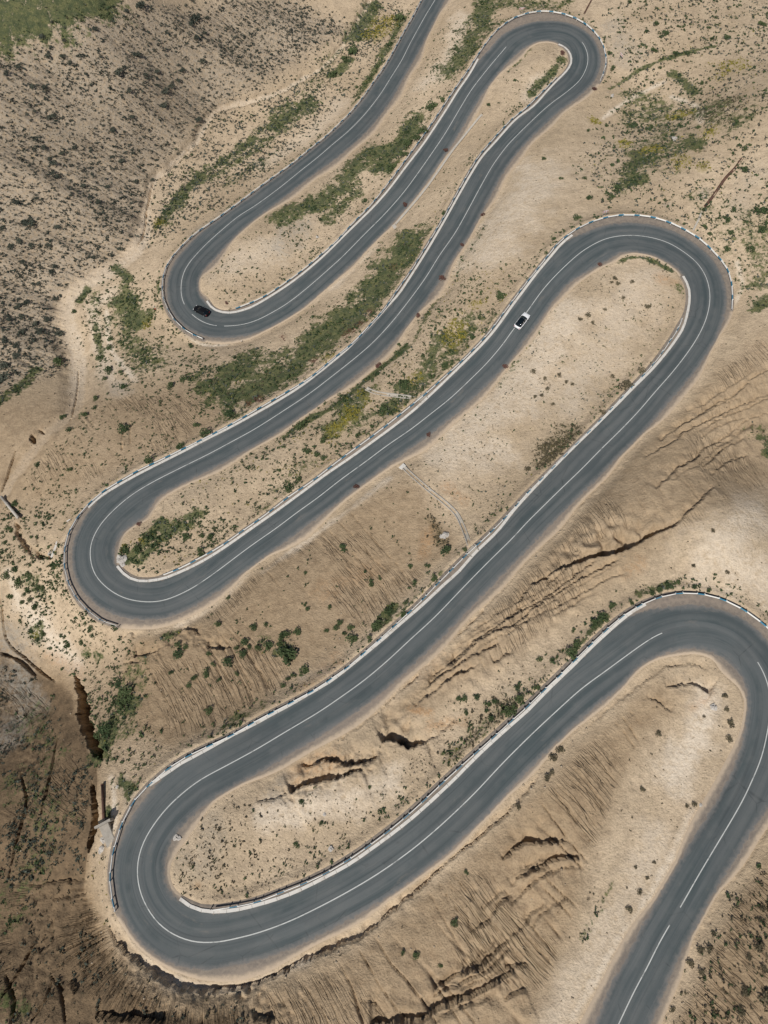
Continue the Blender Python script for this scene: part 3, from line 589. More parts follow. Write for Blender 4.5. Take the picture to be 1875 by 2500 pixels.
def mat_road():
    m, nt, b = newmat('worn_asphalt'); t = NT(nt)
    uv = t.n('ShaderNodeUVMap', uv_map='road_uv').outputs[0]
    pos = t.n('ShaderNodeNewGeometry').outputs['Position']
    e = t.attr('edge').outputs['Fac']
    mp = t.n('ShaderNodeMapping'); mp.inputs['Scale'].default_value = (1.0,.035,1); t.link(uv, mp.inputs['Vector'])
    mp2 = t.n('ShaderNodeMapping'); mp2.inputs['Scale'].default_value = (2.4,.05,1); t.link(uv, mp2.inputs['Vector'])
    st = t.noise(.7, 3, .6, mp.outputs[0]); st2 = t.noise(1.0, 2, .5, mp2.outputs[0])
    n1 = t.noise(.18, 4, .6, pos); n2 = t.noise(1.2, 4, .65, pos); n3 = t.noise(9, 2, .6, pos)
    c = t.mix(t.ramp(st,.33,.66), (.062,.079,.083), (.110,.122,.124))
    c = t.mix(t.math('MULTIPLY', t.ramp(st2,.5,.75),.5), c, (.052,.068,.074))
    c = t.mix(t.math('MULTIPLY', t.ramp(n1,.45,.7),.45), c, (.112,.120,.120))
    mp3 = t.n('ShaderNodeMapping'); mp3.inputs['Scale'].default_value = (.10,.045,1); t.link(uv, mp3.inputs['Vector'])
    pt = t.noise(1.0, 1, .4, mp3.outputs[0])
    c = t.mix(t.math('MULTIPLY', t.ramp(pt,.52,.535), .30), c, (.075,.085,.088))                 # resurfaced lengths
    mp4 = t.n('ShaderNodeMapping'); mp4.inputs['Scale'].default_value = (3.6,.022,1); t.link(uv, mp4.inputs['Vector'])
    ty = t.noise(1.0, 2, .6, mp4.outputs[0])
    c = t.mix(t.math('MULTIPLY', t.ramp(ty,.56,.68), .45), c, (.042,.052,.056))                 # tyre marks
    vo = t.n('ShaderNodeTexVoronoi', feature='DISTANCE_TO_EDGE'); vo.inputs['Scale'].default_value = .16; t.link(pos, vo.inputs['Vector'])
    ck = t.math('MULTIPLY', t.math('SUBTRACT', 1.0, t.ramp(vo.outputs['Distance'], 0.0, .018)), t.ramp(n1,.5,.62))
    c = t.mix(t.math('MULTIPLY', ck, .5), c, (.035,.042,.045))                                    # cracks
    mp5 = t.n('ShaderNodeMapping'); mp5.inputs['Scale'].default_value = (.45,.12,1); t.link(uv, mp5.inputs['Vector'])
    bl = t.noise(1.0, 5, .7, mp5.outputs[0])
    c = t.mix(t.math('MULTIPLY', t.ramp(bl,.60,.74), .35), c, (.24,.205,.17))                    # blown sand
    sx = t.n('ShaderNodeSeparateXYZ'); t.link(uv, sx.inputs[0])
    wt = t.math('MULTIPLY', t.math('ADD', t.math('COSINE', t.math('MULTIPLY', t.math('ADD', t.math('ABSOLUTE', sx.outputs[0]), t.math('MULTIPLY', t.math('SUBTRACT', n1, .5), 1.2)), 3.7)), 1.0), .5)
    c = t.mix(t.math('MULTIPLY', t.math('MULTIPLY', wt, t.ramp(n1,.3,.6)), .38), c, (.15,.156,.153))      # paler wheel tracks
    # dusty fringe inside the edge, gravel shoulder outside it
    ee = t.math('ADD', e, t.math('MULTIPLY', t.math('SUBTRACT', n2, .5), 1.5))
    c = t.mix(t.math('MULTIPLY', t.ramp(ee, -.8, .15), t.math('MULTIPLY', t.attr('fringe').outputs['Fac'], .5)), c, (.23,.208,.19))
    sh = t.mix(t.ramp(n2,.35,.65), (.26,.218,.175), (.18,.155,.132))
    sh = t.mix(t.math('MULTIPLY', t.ramp(st,.45,.7),.5), sh, (.29,.235,.19))
    c = t.mix(t.ramp(ee, -.1, .25), c, sh)
    dust = t.attr('dust').outputs['Fac']
    c = t.mix(t.ramp(t.math('ADD', dust, t.math('MULTIPLY', t.math('SUBTRACT', n2, .5), .9)), .45, .95), c, (.47,.375,.275))
    c = t.mix(1.0, c, t.gray(t.lerp(n3,.88,1.12)), 'MULTIPLY')
    t.link(c, b.inputs['Base Color']); b.inputs['Roughness'].default_value = .82
    b.inputs['Specular IOR Level'].default_value = .25
    t.bump(t.math('ADD', t.math('MULTIPLY', n3, .02), t.math('MULTIPLY', n2, t.math('MULTIPLY', t.ramp(e,-.1,.4), .06))), .8, 1.0, b)
    return m

def mat_simple(name, col, rough=.7, var=.25, scale=3.0, dirt=None, metal=0.0, spec=.4):
    m, nt, b = newmat(name); t = NT(nt)
    pos = t.n('ShaderNodeNewGeometry').outputs['Position']
    n = t.noise(scale, 4, .6, pos)
    c = t.mix(1.0, col, t.gray(t.lerp(n, 1-var, 1+var)), 'MULTIPLY')
    if dirt:
        n2 = t.noise(scale*.6, 5, .7, pos); c = t.mix(t.math('MULTIPLY', t.ramp(n2,.52,.72), dirt[3]), c, dirt[:3])
    t.link(c, b.inputs['Base Color']); b.inputs['Roughness'].default_value = rough; b.inputs['Metallic'].default_value = metal
    b.inputs['Specular IOR Level'].default_value = spec
    return m
def mat_leaf(name, a, c2):
    m, nt, b = newmat(name); t = NT(nt)
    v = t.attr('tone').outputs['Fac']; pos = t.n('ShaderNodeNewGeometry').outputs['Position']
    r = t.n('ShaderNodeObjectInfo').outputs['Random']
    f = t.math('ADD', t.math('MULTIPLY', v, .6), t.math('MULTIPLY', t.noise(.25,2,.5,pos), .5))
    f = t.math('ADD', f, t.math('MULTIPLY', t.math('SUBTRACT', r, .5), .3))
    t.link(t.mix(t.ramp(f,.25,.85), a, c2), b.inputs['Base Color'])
    b.inputs['Roughness'].default_value = .85; b.inputs['Specular IOR Level'].default_value = .15
    return m
M = {}
M['earth'] = mat_terrain(); M['road'] = mat_road()
M['line'] = mat_simple('road_paint', (.50,.51,.49), .7, .25, 1.0, (.13,.14,.14,.8))
M['kerb'] = mat_simple('kerb_concrete', (.60,.575,.53), .85, .16, 1.2, (.38,.33,.27,.6))
M['concrete'] = mat_simple('aged_concrete', (.46,.425,.37), .9, .2, 1.5, (.30,.26,.21,.6))
M['rail_white'] = mat_simple('rail_white_paint', (.74,.73,.69), .5, .12, 2.0, (.42,.36,.29,.5))
M['rail_blue'] = mat_simple('rail_blue_paint', (.03,.19,.30), .5, .2, 2.0, (.16,.17,.17,.5))
M['post'] = mat_simple('rail_post_paint', (.42,.42,.41), .6, .25, 3.0, (.2,.16,.12,.5))
M['rust'] = mat_simple('rusted_steel', (.105,.058,.042), .85, .35, 1.6, (.26,.14,.08,.6))
M['sign_red'] = mat_simple('sign_red', (.55,.045,.03), .5, .1)
M['sign_white'] = mat_simple('sign_white', (.78,.77,.75), .5, .06)
M['rock'] = mat_simple('pale_rock', (.45,.42,.38), .9, .25, 2.5)
M['car_white'] = mat_simple('car_white', (.80,.81,.82), .25, .02, 1, None, 0, .5)
M['car_black'] = mat_simple('car_black', (.008,.008,.009), .3, .02, 1, None, 0, .3)
M['glass'] = mat_simple('car_glass', (.006,.010,.013), .08, .02, 1, None, 0, .5)
M['tyre'] = mat_simple('tyre_rubber', (.015,.015,.016), .9, .1)
M['rim'] = mat_simple('wheel_alloy', (.42,.43,.44), .35, .05, 1, None, .7)
M['lamp'] = mat_simple('headlamp', (.72,.73,.74), .15, .05)
M['tail'] = mat_simple('tail_lamp', (.35,.02,.02), .3, .05)
M['wood'] = mat_simple('weathered_timber', (.10,.075,.055), .9, .3)
M['dark'] = mat_simple('culvert_mouth_shade', (.05,.045,.04), .95, .2)
M['leaf_sage'] = mat_leaf('sage_leaves', (.034,.044,.036), (.085,.093,.070))
M['leaf_green'] = mat_leaf('green_leaves', (.026,.050,.024), (.075,.10,.042))
M['leaf_yellow'] = mat_leaf('yellow_flowers', (.13,.125,.03), (.33,.28,.05))
M['leaf_dry'] = mat_leaf('dry_twigs', (.06,.052,.034), (.135,.115,.072))
M['leaf_red'] = mat_leaf('red_twigs', (.07,.036,.03), (.14,.075,.06))
M['leaf_grey'] = mat_leaf('grey_green_leaves', (.06,.075,.062), (.12,.135,.11))

# ------------------------------------------------------------------ mesh helpers
def link(o, parent=None):
    COL.objects.link(o)
    if parent is not None: o.parent = parent
    return o
def big_mesh(name, V, F, mat, smooth_=False):
    """V (n,3), F (m,k) with constant k"""
    me = bpy.data.meshes.new(name); n, k = F.shape
    me.vertices.add(len(V)); me.vertices.foreach_set('co', np.ascontiguousarray(V, dtype=np.float32).ravel())
    me.loops.add(n*k); me.loops.foreach_set('vertex_index', np.ascontiguousarray(F, dtype=np.int32).ravel())
    me.polygons.add(n); me.polygons.foreach_set('loop_start', np.arange(0, n*k, k, dtype=np.int32))
    if smooth_: me.polygons.foreach_set('use_smooth', np.ones(n, dtype=bool))
    me.update(calc_edges=True); me.materials.append(mat); return me
def small_mesh(name, V, F, mat, sm=False):
    me = bpy.data.meshes.new(name); me.from_pydata([tuple(v) for v in V], [], [tuple(f) for f in F])
    if sm:
        for p in me.polygons: p.use_smooth = True
    me.update(); me.materials.append(mat); return me
def set_point_float(me, name, a):
    at = me.attributes.new(name, 'FLOAT', 'POINT'); at.data.foreach_set('value', np.ascontiguousarray(a, dtype=np.float32))
def set_point_color(me, name, r, g, b_):
    at = me.attributes.new(name, 'FLOAT_COLOR', 'POINT')
    at.data.foreach_set('color', np.column_stack([r,g,b_,np.ones(len(r))]).astype(np.float32).ravel())
def set_point_vec(me, name, V):
    at = me.attributes.new(name, 'FLOAT_VECTOR', 'POINT'); at.data.foreach_set('vector', np.ascontiguousarray(V, dtype=np.float32).ravel())
def thing(name, label, cat, loc=(0,0,0), rotz=0.0, group=None):
    o = bpy.data.objects.new(name, None); link(o); o.location = loc; o.rotation_euler = (0,0,rotz)
    o.empty_display_size = .2
    o['label'] = label; o['category'] = cat
    if group: o['group'] = group
    return o
def tag(o, label, cat, group=None):
    o['label'] = label; o['category'] = cat
    if group: o['group'] = group
    return o
def part(name, me, parent, loc=(0,0,0), rot=(0,0,0), scale=(1,1,1)):
    o = bpy.data.objects.new(name, me); link(o, parent); o.location = loc; o.rotation_euler = rot; o.scale = scale; return o
BOXF = [(0,3,2,1),(4,5,6,7),(0,1,5,4),(1,2,6,5),(2,3,7,6),(3,0,4,7)]
def box(x0,x1,y0,y1,z0,z1): return [(x0,y0,z0),(x1,y0,z0),(x1,y1,z0),(x0,y1,z0),(x0,y0,z1),(x1,y0,z1),(x1,y1,z1),(x0,y1,z1)]
def merge(*parts_):
    V = []; F = []
    for v, f in parts_:
        o = len(V); V += list(v); F += [tuple(i+o for i in q_) for q_ in f]
    return V, F
def bevbox(x0,x1,y0,y1,z0,z1,b):
    V = [(x0,y0,z0),(x1,y0,z0),(x1,y1,z0),(x0,y1,z0),(x0,y0,z1-b),(x1,y0,z1-b),(x1,y1,z1-b),(x0,y1,z1-b),(x0+b,y0+b,z1),(x1-b,y0+b,z1),(x1-b,y1-b,z1),(x0+b,y1-b,z1)]
    F = [(0,3,2,1),(0,1,5,4),(1,2,6,5),(2,3,7,6),(3,0,4,7),(4,5,9,8),(5,6,10,9),(6,7,11,10),(7,4,8,11),(8,9,10,11)]
    return V, F
def sweep(W, prof, zoff=0.0):
    """sweep a (lateral, height) profile along ground polyline W"""
    T = np.gradient(W[:,:2], axis=0); T /= np.linalg.norm(T,axis=1)[:,None]; N = np.column_stack([-T[:,1],T[:,0]])
    V = []; k = len(prof)
    for i in range(len(W)):
        for a, h in prof: V.append((W[i,0]+N[i,0]*a, W[i,1]+N[i,1]*a, W[i,2]+h+zoff))
    F = [(i*k+j, i*k+(j+1)%k, (i+1)*k+(j+1)%k, (i+1)*k+j) for i in range(len(W)-1) for j in range(k)]
    F += [tuple(range(k))[::-1], tuple(range((len(W)-1)*k, len(W)*k))]
    return V, F

# ------------------------------------------------------------------ terrain object
r_, c_ = SH
I = np.arange(r_*c_).reshape(SH)
F = np.stack([I[:-1,:-1], I[:-1,1:], I[1:,1:], I[1:,:-1]], -1).reshape(-1, 4)
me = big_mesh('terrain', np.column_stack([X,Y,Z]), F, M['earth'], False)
set_point_color(me, 'cover_a', g_green, g_yel, g_grey)
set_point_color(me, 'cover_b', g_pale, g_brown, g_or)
dry = np.clip(.75-.6*g_brown-.7*g_pale+.25*mhill, .05, 1)*sstep(0,2,OVR)
set_point_color(me, 'cover_c', g_olive, g_red, dry)
set_point_vec(me, 'rill_uv', np.column_stack([wq*1.5, Pp*.10, 0*Q]))
set_point_float(me, 'rill_mask', RM*sstep(.38,.85,patch))
terrain = link(bpy.data.objects.new('terrain', me)); terrain['kind'] = 'structure'

# ------------------------------------------------------------------ road
cols = []; eds = []; us = []
fr_in = [0,.25,.5,.75,.9]
offs = []
for sgn in (-1, 1):
    a = ASP[sgn]; o = OUT[sgn]
    side = [a*f for f in (.25,.5,.75,.92,1.0)]+[a+(o-a)*f for f in (.25,.5,.75,1.0)]+[o+.55]
    offs.append([sgn*s_ for s_ in side])
lat = offs[0][::-1]+[np.zeros(NR)]+offs[1]
K = len(lat)
FR = np.zeros((NR,K)); V = np.zeros((NR,K,3)); E_ = np.zeros((NR,K)); U_ = np.zeros((NR,K)); D_ = np.zeros((NR,K))
curv = np.gradient(np.unwrap(np.arctan2(RT[:,1],RT[:,0])))
for k in range(K):
    l = lat[k].copy()
    for sgn in (1,-1):                                # never fold over the inside of a bend
        lim = np.where(curv*sgn > .02, .93/np.maximum(np.abs(smooth(curv,3)),1e-3), 99)
        l = np.where(np.sign(l) == sgn, sgn*np.minimum(np.abs(l), lim), l)
    V[:,k,0] = RW[:,0]+RN[:,0]*l; V[:,k,1] = RW[:,1]+RN[:,1]*l
    sg = np.sign(l); a = np.where(sg >= 0, ASP[1], ASP[-1]); o = np.where(sg >= 0, OUT[1], OUT[-1])
    hr = np.where(sg >= 0, HASR[1], HASR[-1])|np.where(sg >= 0, HASK[1], HASK[-1])
    zz = RW[:,2]+.05*(1-(np.abs(l)/4.5)**2).clip(-.6,1)
    zz = np.where(np.abs(l) > o+.3, RW[:,2]-.32, zz)
    V[:,k,2] = zz
    E_[:,k] = np.abs(l)-a; U_[:,k] = l
    FR[:,k] = smooth(np.where(np.where(sg >= 0, HASK[1], HASK[-1]), .12, 1.0), 4)
    D_[:,k] = np.where(hr, 0, np.clip((np.abs(l)-a)/np.maximum(o-a,.3), 0, 1.1))
I = np.arange(NR*K).reshape(NR,K)
F = np.stack([I[:-1,:-1], I[1:,:-1], I[1:,1:], I[:-1,1:]], -1).reshape(-1,4)[:, ::-1]
me = big_mesh('road', V.reshape(-1,3), F, M['road'], True)
set_point_float(me, 'fringe', FR.ravel()); set_point_float(me, 'edge', E_.ravel()); set_point_float(me, 'dust', smooth(D_.ravel(),0) if False else D_.ravel())
uvl = me.uv_layers.new(name='road_uv')
uvv = np.column_stack([U_.ravel(), np.repeat(RS[:,None],K,1).ravel()])
uvl.data.foreach_set('uv', uvv[F.ravel()].astype(np.float32).ravel())
road = link(bpy.data.objects.new('road', me)); road['kind'] = 'structure'

# centre line, painted in lengths
GAPS = [((1262,92),30),((1300,79),40),((1350,73),45),((1390,80),20),((1410,93),12),((1650,1535),22),((1690,1529),45),((1740,1534),50),((1790,1553),40),((1822,1580),26),((1840,1602),14),
((535,797),4),((1648,2234),18),((404,2270),4),((383,2251),3),((888,2153),4),((1547,2421),4),((455,752),6),((1066,1503),5),((460,759),6)]
keep = np.ones(NR, bool)
for (gx_,gy_), rr in GAPS: keep &= np.hypot(RPX[:,0]-gx_, RPX[:,1]-gy_) > rr
i = 0; segs = []
while i < NR:
    if keep[i]:
        j = i
        while j+1 < NR and keep[j+1]: j += 1
        if j-i >= 2: segs.append((i,j))
        i = j+1
    else: i += 1
for i, j in segs:
    n = j-i+1; w = .078
    V = np.zeros((n,2,3))
    for k, sg in ((0,-1),(1,1)):
        V[:,k,:2] = RW[i:j+1,:2]+RN[i:j+1]*sg*w; V[:,k,2] = RW[i:j+1,2]+.062
    I = np.arange(n*2).reshape(n,2)
    F = np.stack([I[:-1,0], I[:-1,1], I[1:,1], I[1:,0]], -1)[:, ::-1]
    me = big_mesh('centre_line', V.reshape(-1,3), F, M['line'], False)
    o = link(bpy.data.objects.new('centre_line', me)); o['kind'] = 'structure'

# ------------------------------------------------------------------ kerbs
kv, kf = bevbox(-.5,.5,-.27,.27,-.25,.14,.03)
kerb_me = small_mesh('slab', kv, kf, M['kerb'])
KLAB = {2:'white concrete kerb along the road below the long concrete wall',3:'white concrete kerb beginning inside the topmost hairpin',4:'white concrete kerb on the stretch where the white car drives',5:'white concrete kerb on the long straight from the right hairpin down to the lower left',6:'white concrete kerb of the nearest stretch, lowest in the picture'}
def along(W, step, gap=0.0):
    """split a polyline into chords: centre, heading, slope, length"""
    P = resample(W, step); out = []
    for a, b_ in zip(P[:-1], P[1:]):
        dv = b_-a; L = math.hypot(dv[0], dv[1])
        out.append(((a+b_)/2, math.atan2(dv[1],dv[0]), math.atan2(dv[2],L), L-gap))
    return out
for k, W in KERBW.items():
    # shift outwards, away from the centre line
    T = np.gradient(W[:,:2],axis=0); T /= np.linalg.norm(T,axis=1)[:,None]; N = np.column_stack([-T[:,1],T[:,0]])
    mid = W[len(W)//2,:2]; cn = RW[np.argmin(((RW[:,:2]-mid)**2).sum(1)),:2]
    if ((cn-mid)*N[len(W)//2]).sum() > 0: N = -N
    Wk = W.copy(); Wk[:,:2] += N*.26; Wk[:,2] += .02
    root = thing('kerb', KLAB[k], 'kerb', tuple(Wk[0]), 0, 'concrete kerbs')
    for c, hd, sl, L in along(Wk, 2.0, .03):
        part('slab', kerb_me, root, tuple(c-Wk[0]+np.array([0,0,rng.normal(0,.008)])), (0,-sl,hd), (L,1+rng.normal(0,.02),1))

# ------------------------------------------------------------------ guard rails
prof = [(.00,-.16),(.035,-.155),(.075,-.11),(.075,-.06),(.02,-.02),(.02,.02),(.075,.06),(.075,.11),(.035,.155),(.00,.16)]
def beam_mesh(name, mat):
    V = [(x,y+.0,z_) for x in (-.5,.5) for y,z_ in prof]+[(x,y-.018,z_) for x in (-.5,.5) for y,z_ in prof]
    n = len(prof); F = []
    for j in range(n-1):
        F.append((j,j+1,n+j+1,n+j)); F.append((2*n+j,3*n+j,3*n+j+1,2*n+j+1))
    F += [(0,n,3*n,2*n),(n-1,3*n-1,4*n-1,2*n-1)]
    return small_mesh(name, V, F, mat)
beam_w = beam_mesh('white_beam', M['rail_white']); beam_b = beam_mesh('blue_beam', M['rail_blue'])
pv, pf = merge((box(-.055,.055,-.06,-.045,-.6,.82),BOXF),(box(-.055,.055,.03,.045,-.6,.82),BOXF),(box(-.012,.012,-.045,.03,-.6,.82),BOXF),(box(-.07,.07,.045,.13,.45,.80),BOXF))
post_me = small_mesh('post', pv, pf, M['post'])
post_w = small_mesh('post', pv, pf, M['rail_white'])
RLAB = {1:'blue and white guard rail of the far road and the hairpin with the black car',2:'blue and white guard rail curling round the topmost hairpin',3:'blue and white guard rail from inside the topmost hairpin round the middle left hairpin',4:'blue and white guard rail beside the white car and round the right hairpin',5:'blue and white guard rail of the long straight and lower left hairpin',6:'blue and white guard rail of the nearest stretch and lower right hairpin'}
for k, W in RAILW.items():
    W = np.column_stack([smooth(W[:,q_],3) for q_ in range(3)])
    W[:,2] = road_z(W[:,0], W[:,1])+.02
    T = np.gradient(W[:,:2],axis=0); T /= np.linalg.norm(T,axis=1)[:,None]; N = np.column_stack([-T[:,1],T[:,0]])
    m_ = len(W)//2; cn = RW[np.argmin(((RW[:,:2]-W[m_,:2])**2).sum(1)),:2]
    flip = ((cn-W[m_,:2])*N[m_]).sum() < 0
    if flip: W = W[::-1]
    root = thing('guard_rail', RLAB[k], 'guard rail', tuple(W[0]), 0, 'painted guard rails')
    S = arclen(W); pos = 0; odd = 0
    def at(s_): return np.array([np.interp(s_, S, W[:,q_]) for q_ in range(3)])
    while pos < S[-1]-.6:
        L = 2.55 if odd == 0 else 1.25
        e_ = min(pos+L, S[-1]); a = at(pos); b_ = at(e_); dv = b_-a; l = math.hypot(dv[0],dv[1]); hd = math.atan2(dv[1],dv[0])
        c = (a+b_)/2-W[0]
        part('white_beam' if odd == 0 else 'blue_beam', beam_w if odd == 0 else beam_b, root, (c[0]-math.sin(hd)*.135,c[1]+math.cos(hd)*.135,c[2]+.63+rng.normal(0,.012)), (rng.normal(0,.03),-math.atan2(dv[2],l),hd), (l+.02,1.25,1.12))
        pp = (a if odd == 0 else a+dv*.0)-W[0]
        part('post', post_me if (odd == 0) else post_w, root, tuple(pp), (rng.normal(0,.02),rng.normal(0,.02),hd))
        pos = e_; odd ^= 1
    a = W[-1]-W[0]; part('post', post_me, root, tuple(a), (0,0,hd))

# ------------------------------------------------------------------ cars
def loft(sections, close=True):
    """sections: list of equal-length loops of points"""
    V = [p for s_ in sections for p in s_]; k = len(sections[0]); F = []
    for i in range(len(sections)-1):
        for j in range(k):
            F.append((i*k+j, i*k+(j+1)%k, (i+1)*k+(j+1)%k, (i+1)*k+j))
    F += [tuple(range(k))[::-1], tuple(range((len(sections)-1)*k, len(sections)*k))]
    return V, F
def car(label, loc, rot, paint, roof_mat):
    root = thing('car', label, 'car', loc, 0); root.rotation_euler = rot
    L = 2.28
    def body_sec(x, w, zb, zt, crown):
        return [(x,-w*.86,zb),(x,-w,zb+.12),(x,-w,zb+(zt-zb)*.62),(x,-w*.93,zt-.03),(x,-w*.5,zt+crown*.7),(x,0,zt+crown),(x,w*.5,zt+crown*.7),(x,w*.93,zt-.03),(x,w,zb+(zt-zb)*.62),(x,w,zb+.12),(x,w*.86,zb)]
    secs = [(-2.28,.62,.42,.78,.02),(-2.2,.78,.30,.92,.03),(-1.95,.88,.24,.99,.03),(-1.3,.92,.22,1.0,.02),(-.5,.92,.22,.97,.02),(.5,.92,.22,.95,.02),(1.1,.91,.22,.95,.03),(1.6,.89,.24,.90,.04),(2.0,.82,.28,.80,.04),(2.2,.68,.34,.70,.02),(2.27,.5,.42,.62,.0)]
    V, F = loft([body_sec(*s_) for s_ in secs]); part('body', small_mesh('body', V, F, paint, True), root)
    def cab(x, w, z_): return [(x,-w,z_),(x,w,z_)]
    # glasshouse: lower ring and roof ring
    low = [(-1.98,-.66,.99),(-1.7,-.80,1.0),(.55,-.80,.97),(.98,-.66,.97),(1.08,0,.985),(.98,.66,.97),(.55,.80,.97),(-1.7,.80,1.0),(-1.98,.66,.99),(-2.05,0,1.01)]
    top = [(-1.45,-.50,1.42),(-1.25,-.58,1.445),(-.05,-.58,1.46),(.12,-.50,1.445),(.16,0,1.46),(.12,.50,1.445),(-.05,.58,1.46),(-1.25,.58,1.445),(-1.45,.50,1.42),(-1.49,0,1.43)]
    V, F = loft([low, top]); part('windows', small_mesh('windows', V, F, M['glass'], False), root)
    rt = [(x*1.0,y*1.02,z_+.004) for x,y,z_ in top]; ru = [(x*.93-.03,y*.9,z_+.03) for x,y,z_ in top]
    V, F = loft([rt, ru]); part('roof', small_mesh('roof', V, F, roof_mat, True), root)
    for sy in (-1,1):
        for x0,x1,xa,xb,w0 in ((.42,.52,-.03,.06,.035),(-.62,-.52,-.60,-.52,.03),(-1.62,-1.52,-1.2,-1.1,.05)):
            V = [(x0,sy*.805,.98),(x1,sy*.805,.98),(xb,sy*.592,1.45),(xa,sy*.592,1.45),(x0,sy*.785,.98),(x1,sy*.785,.98),(xb,sy*.57,1.45),(xa,sy*.57,1.45)]
            part('pillar', small_mesh('pillar', V, BOXF, paint), root)
        V, F = bevbox(.50,.66,min(sy*.90,sy*1.07),max(sy*.90,sy*1.07),.93,1.07,.02); part('mirror', small_mesh('mirror', V, F, M['car_black']), root)
        V, F = bevbox(1.86,2.12,min(sy*.50,sy*.78),max(sy*.50,sy*.78),.64,.80,.03); part('headlight', small_mesh('headlight', V, F, M['lamp']), root)
        V, F = bevbox(-2.27,-2.12,min(sy*.48,sy*.78),max(sy*.48,sy*.78),.72,.88,.02); part('tail_light', small_mesh('tail_light', V, F, M['tail']), root)
        for x in (1.42,-1.40):
            n = 18; ring = lambda y,r: [(x+r*math.cos(2*math.pi*q_/n), y, .33+r*math.sin(2*math.pi*q_/n)) for q_ in range(n)]
            V, F = loft([ring(sy*.70,.30),ring(sy*.72,.33),ring(sy*.90,.33),ring(sy*.925,.29)]); wh = part('wheel', small_mesh('wheel', V, F, M['tyre'], True), root)
            V, F = loft([ring(sy*.91,.22),ring(sy*.935,.20)]); part('rim', small_mesh('rim', V, F, M['rim']), wh)
    V, F = bevbox(-2.32,-2.22,-.62,.62,.34,.52,.02); part('rear_bumper', small_mesh('rear_bumper', V, F, M['car_black']), root)
    V, F = bevbox(2.20,2.30,-.42,.42,.40,.56,.02); part('grille', small_mesh('grille', V, F, M['car_black']), root)
    V, F = bevbox(-2.0,-1.6,-.30,.30,1.02,1.035,.005)
    return root
def park(label, a, b_, paint, roof):
    zz = road_z_at_px([((a[0]+b_[0])/2,(a[1]+b_[1])/2)])[0]
    d = rays([a,b_]); w = d*((zz+.7-CAM_H)/d[:,2])[:,None]
    c = (w[0]+w[1])/2; h = math.atan2(w[1][1]-w[0][1], w[1][0]-w[0][0])
    i = np.argmin(((RW[:,:2]-c[:2])**2).sum(1))
    sl = GRADE*float(np.dot(RT[i],[math.cos(h),math.sin(h)]))
    return car(label, (c[0],c[1],RW[i,2]+.05), (0,-math.atan(sl),h), paint, roof)
park('white car with a black roof driving on the centre line', (1261.5,799.5), (1288.5,766), M['car_white'], M['glass'])
park('black car rounding the upper left hairpin', (508.5,768), (474.5,749.5), M['car_black'], M['car_black'])

# ------------------------------------------------------------------ walls, drains, pipes
def strip_thing(name, label, cat, P, prof_, mat, seg, pname, group=None, zoff=0.0, follow=True):
    W = resample(ground(spline(P,4)), .5)
    W[:,2] = smooth(zat(W[:,0],W[:,1]), 6)
    root = thing(name, label, cat, tuple(W[0]), 0, group)
    n = max(1, int(round(arclen(W)[-1]/seg))); cuts = np.linspace(0, len(W)-1, n+1).astype(int)
    for i, j in zip(cuts[:-1], cuts[1:]):
        Ws = W[i:j+1].copy()
        if len(Ws) < 2: continue
        t = (Ws[-1]-Ws[0]); t = t/np.linalg.norm(t); Ws[-1] -= t*.03
        V, F = sweep(Ws-W[0]+np.array([0,0,rng.normal(0,.01)]), prof_, zoff)
        part(pname, small_mesh(pname, V, F, mat), root)
    return root, W
root, W = strip_thing('concrete_wall', 'long low pale concrete wall between the two upper roads', 'wall', [(1176,281),(1140,325),(1107,366),(1070,420),(1035,468),(1000,510),(966,548)],
    [(-.3,-.5),(.3,-.5),(.3,.36),(.24,.46),(-.24,.46),(-.3,.36)], M['concrete'], 7.0, 'wall_block')
for i in (0,-1):
    c = W[i]-W[0]; V, F = bevbox(-.5,.5,-.9,.9,-.5,.35,.05); part('end_block', small_mesh('end_block', V, F, M['concrete']), root, (c[0]+(.9 if i == 0 else -.2),c[1]-1.0,c[2]), (0,0,.5))
chute = [(-.45,-.12),(.45,-.12),(.45,.26),(.30,.26),(.24,-.02),(-.24,-.02),(-.30,.26),(-.45,.26)]
def drain_slab(label, P, kerbk):
    w = ground([P])[0]; i = np.argmin(((RW[:,:2]-w[:2])**2).sum(1)); h = math.atan2(RT[i,1],RT[i,0])
    root = thing('drain_inlet', label, 'drain', (w[0],w[1],RW[i,2]+.04), h, 'drain inlets at the kerb')
    sgn = 1 if ((w[:2]-RW[i,:2])*RN[i]).sum() > 0 else -1
    V, F = bevbox(-1.0,1.0,-.75,.75,-.2,.06,.02); part('slab', small_mesh('slab', V, F, M['stain']), root)
    for sx in (-1,1):
        V, F = bevbox(-.09,.09,-.75,.75,-.2,.26,.02); part('side_wall', small_mesh('side_wall', V, F, M['stain']), root, (sx*1.15,0,0), (0,0,sx*-.25*sgn))
M['stain'] = mat_simple('stained_concrete', (.34,.31,.265), .95, .35, 1.2, (.20,.165,.125,.8))
drain_slab('concrete drain inlet at the kerb of the long straight', (1153,1346), 5)
drain_slab('concrete drain inlet at the kerb above the yellow flowers', (1030,973), 4)
strip_thing('drain_chute', 'curved concrete drain chute crossing the slope between two roads', 'drain', [(986,1143),(1013,1168),(1050,1200),(1085,1228),(1113,1255),(1130,1288),(1140,1315),(1149,1336)], chute, M['concrete'], 3.0, 'chute_section')
V, F = bevbox(-.7,.7,-.6,.6,-.3,.35,.05)
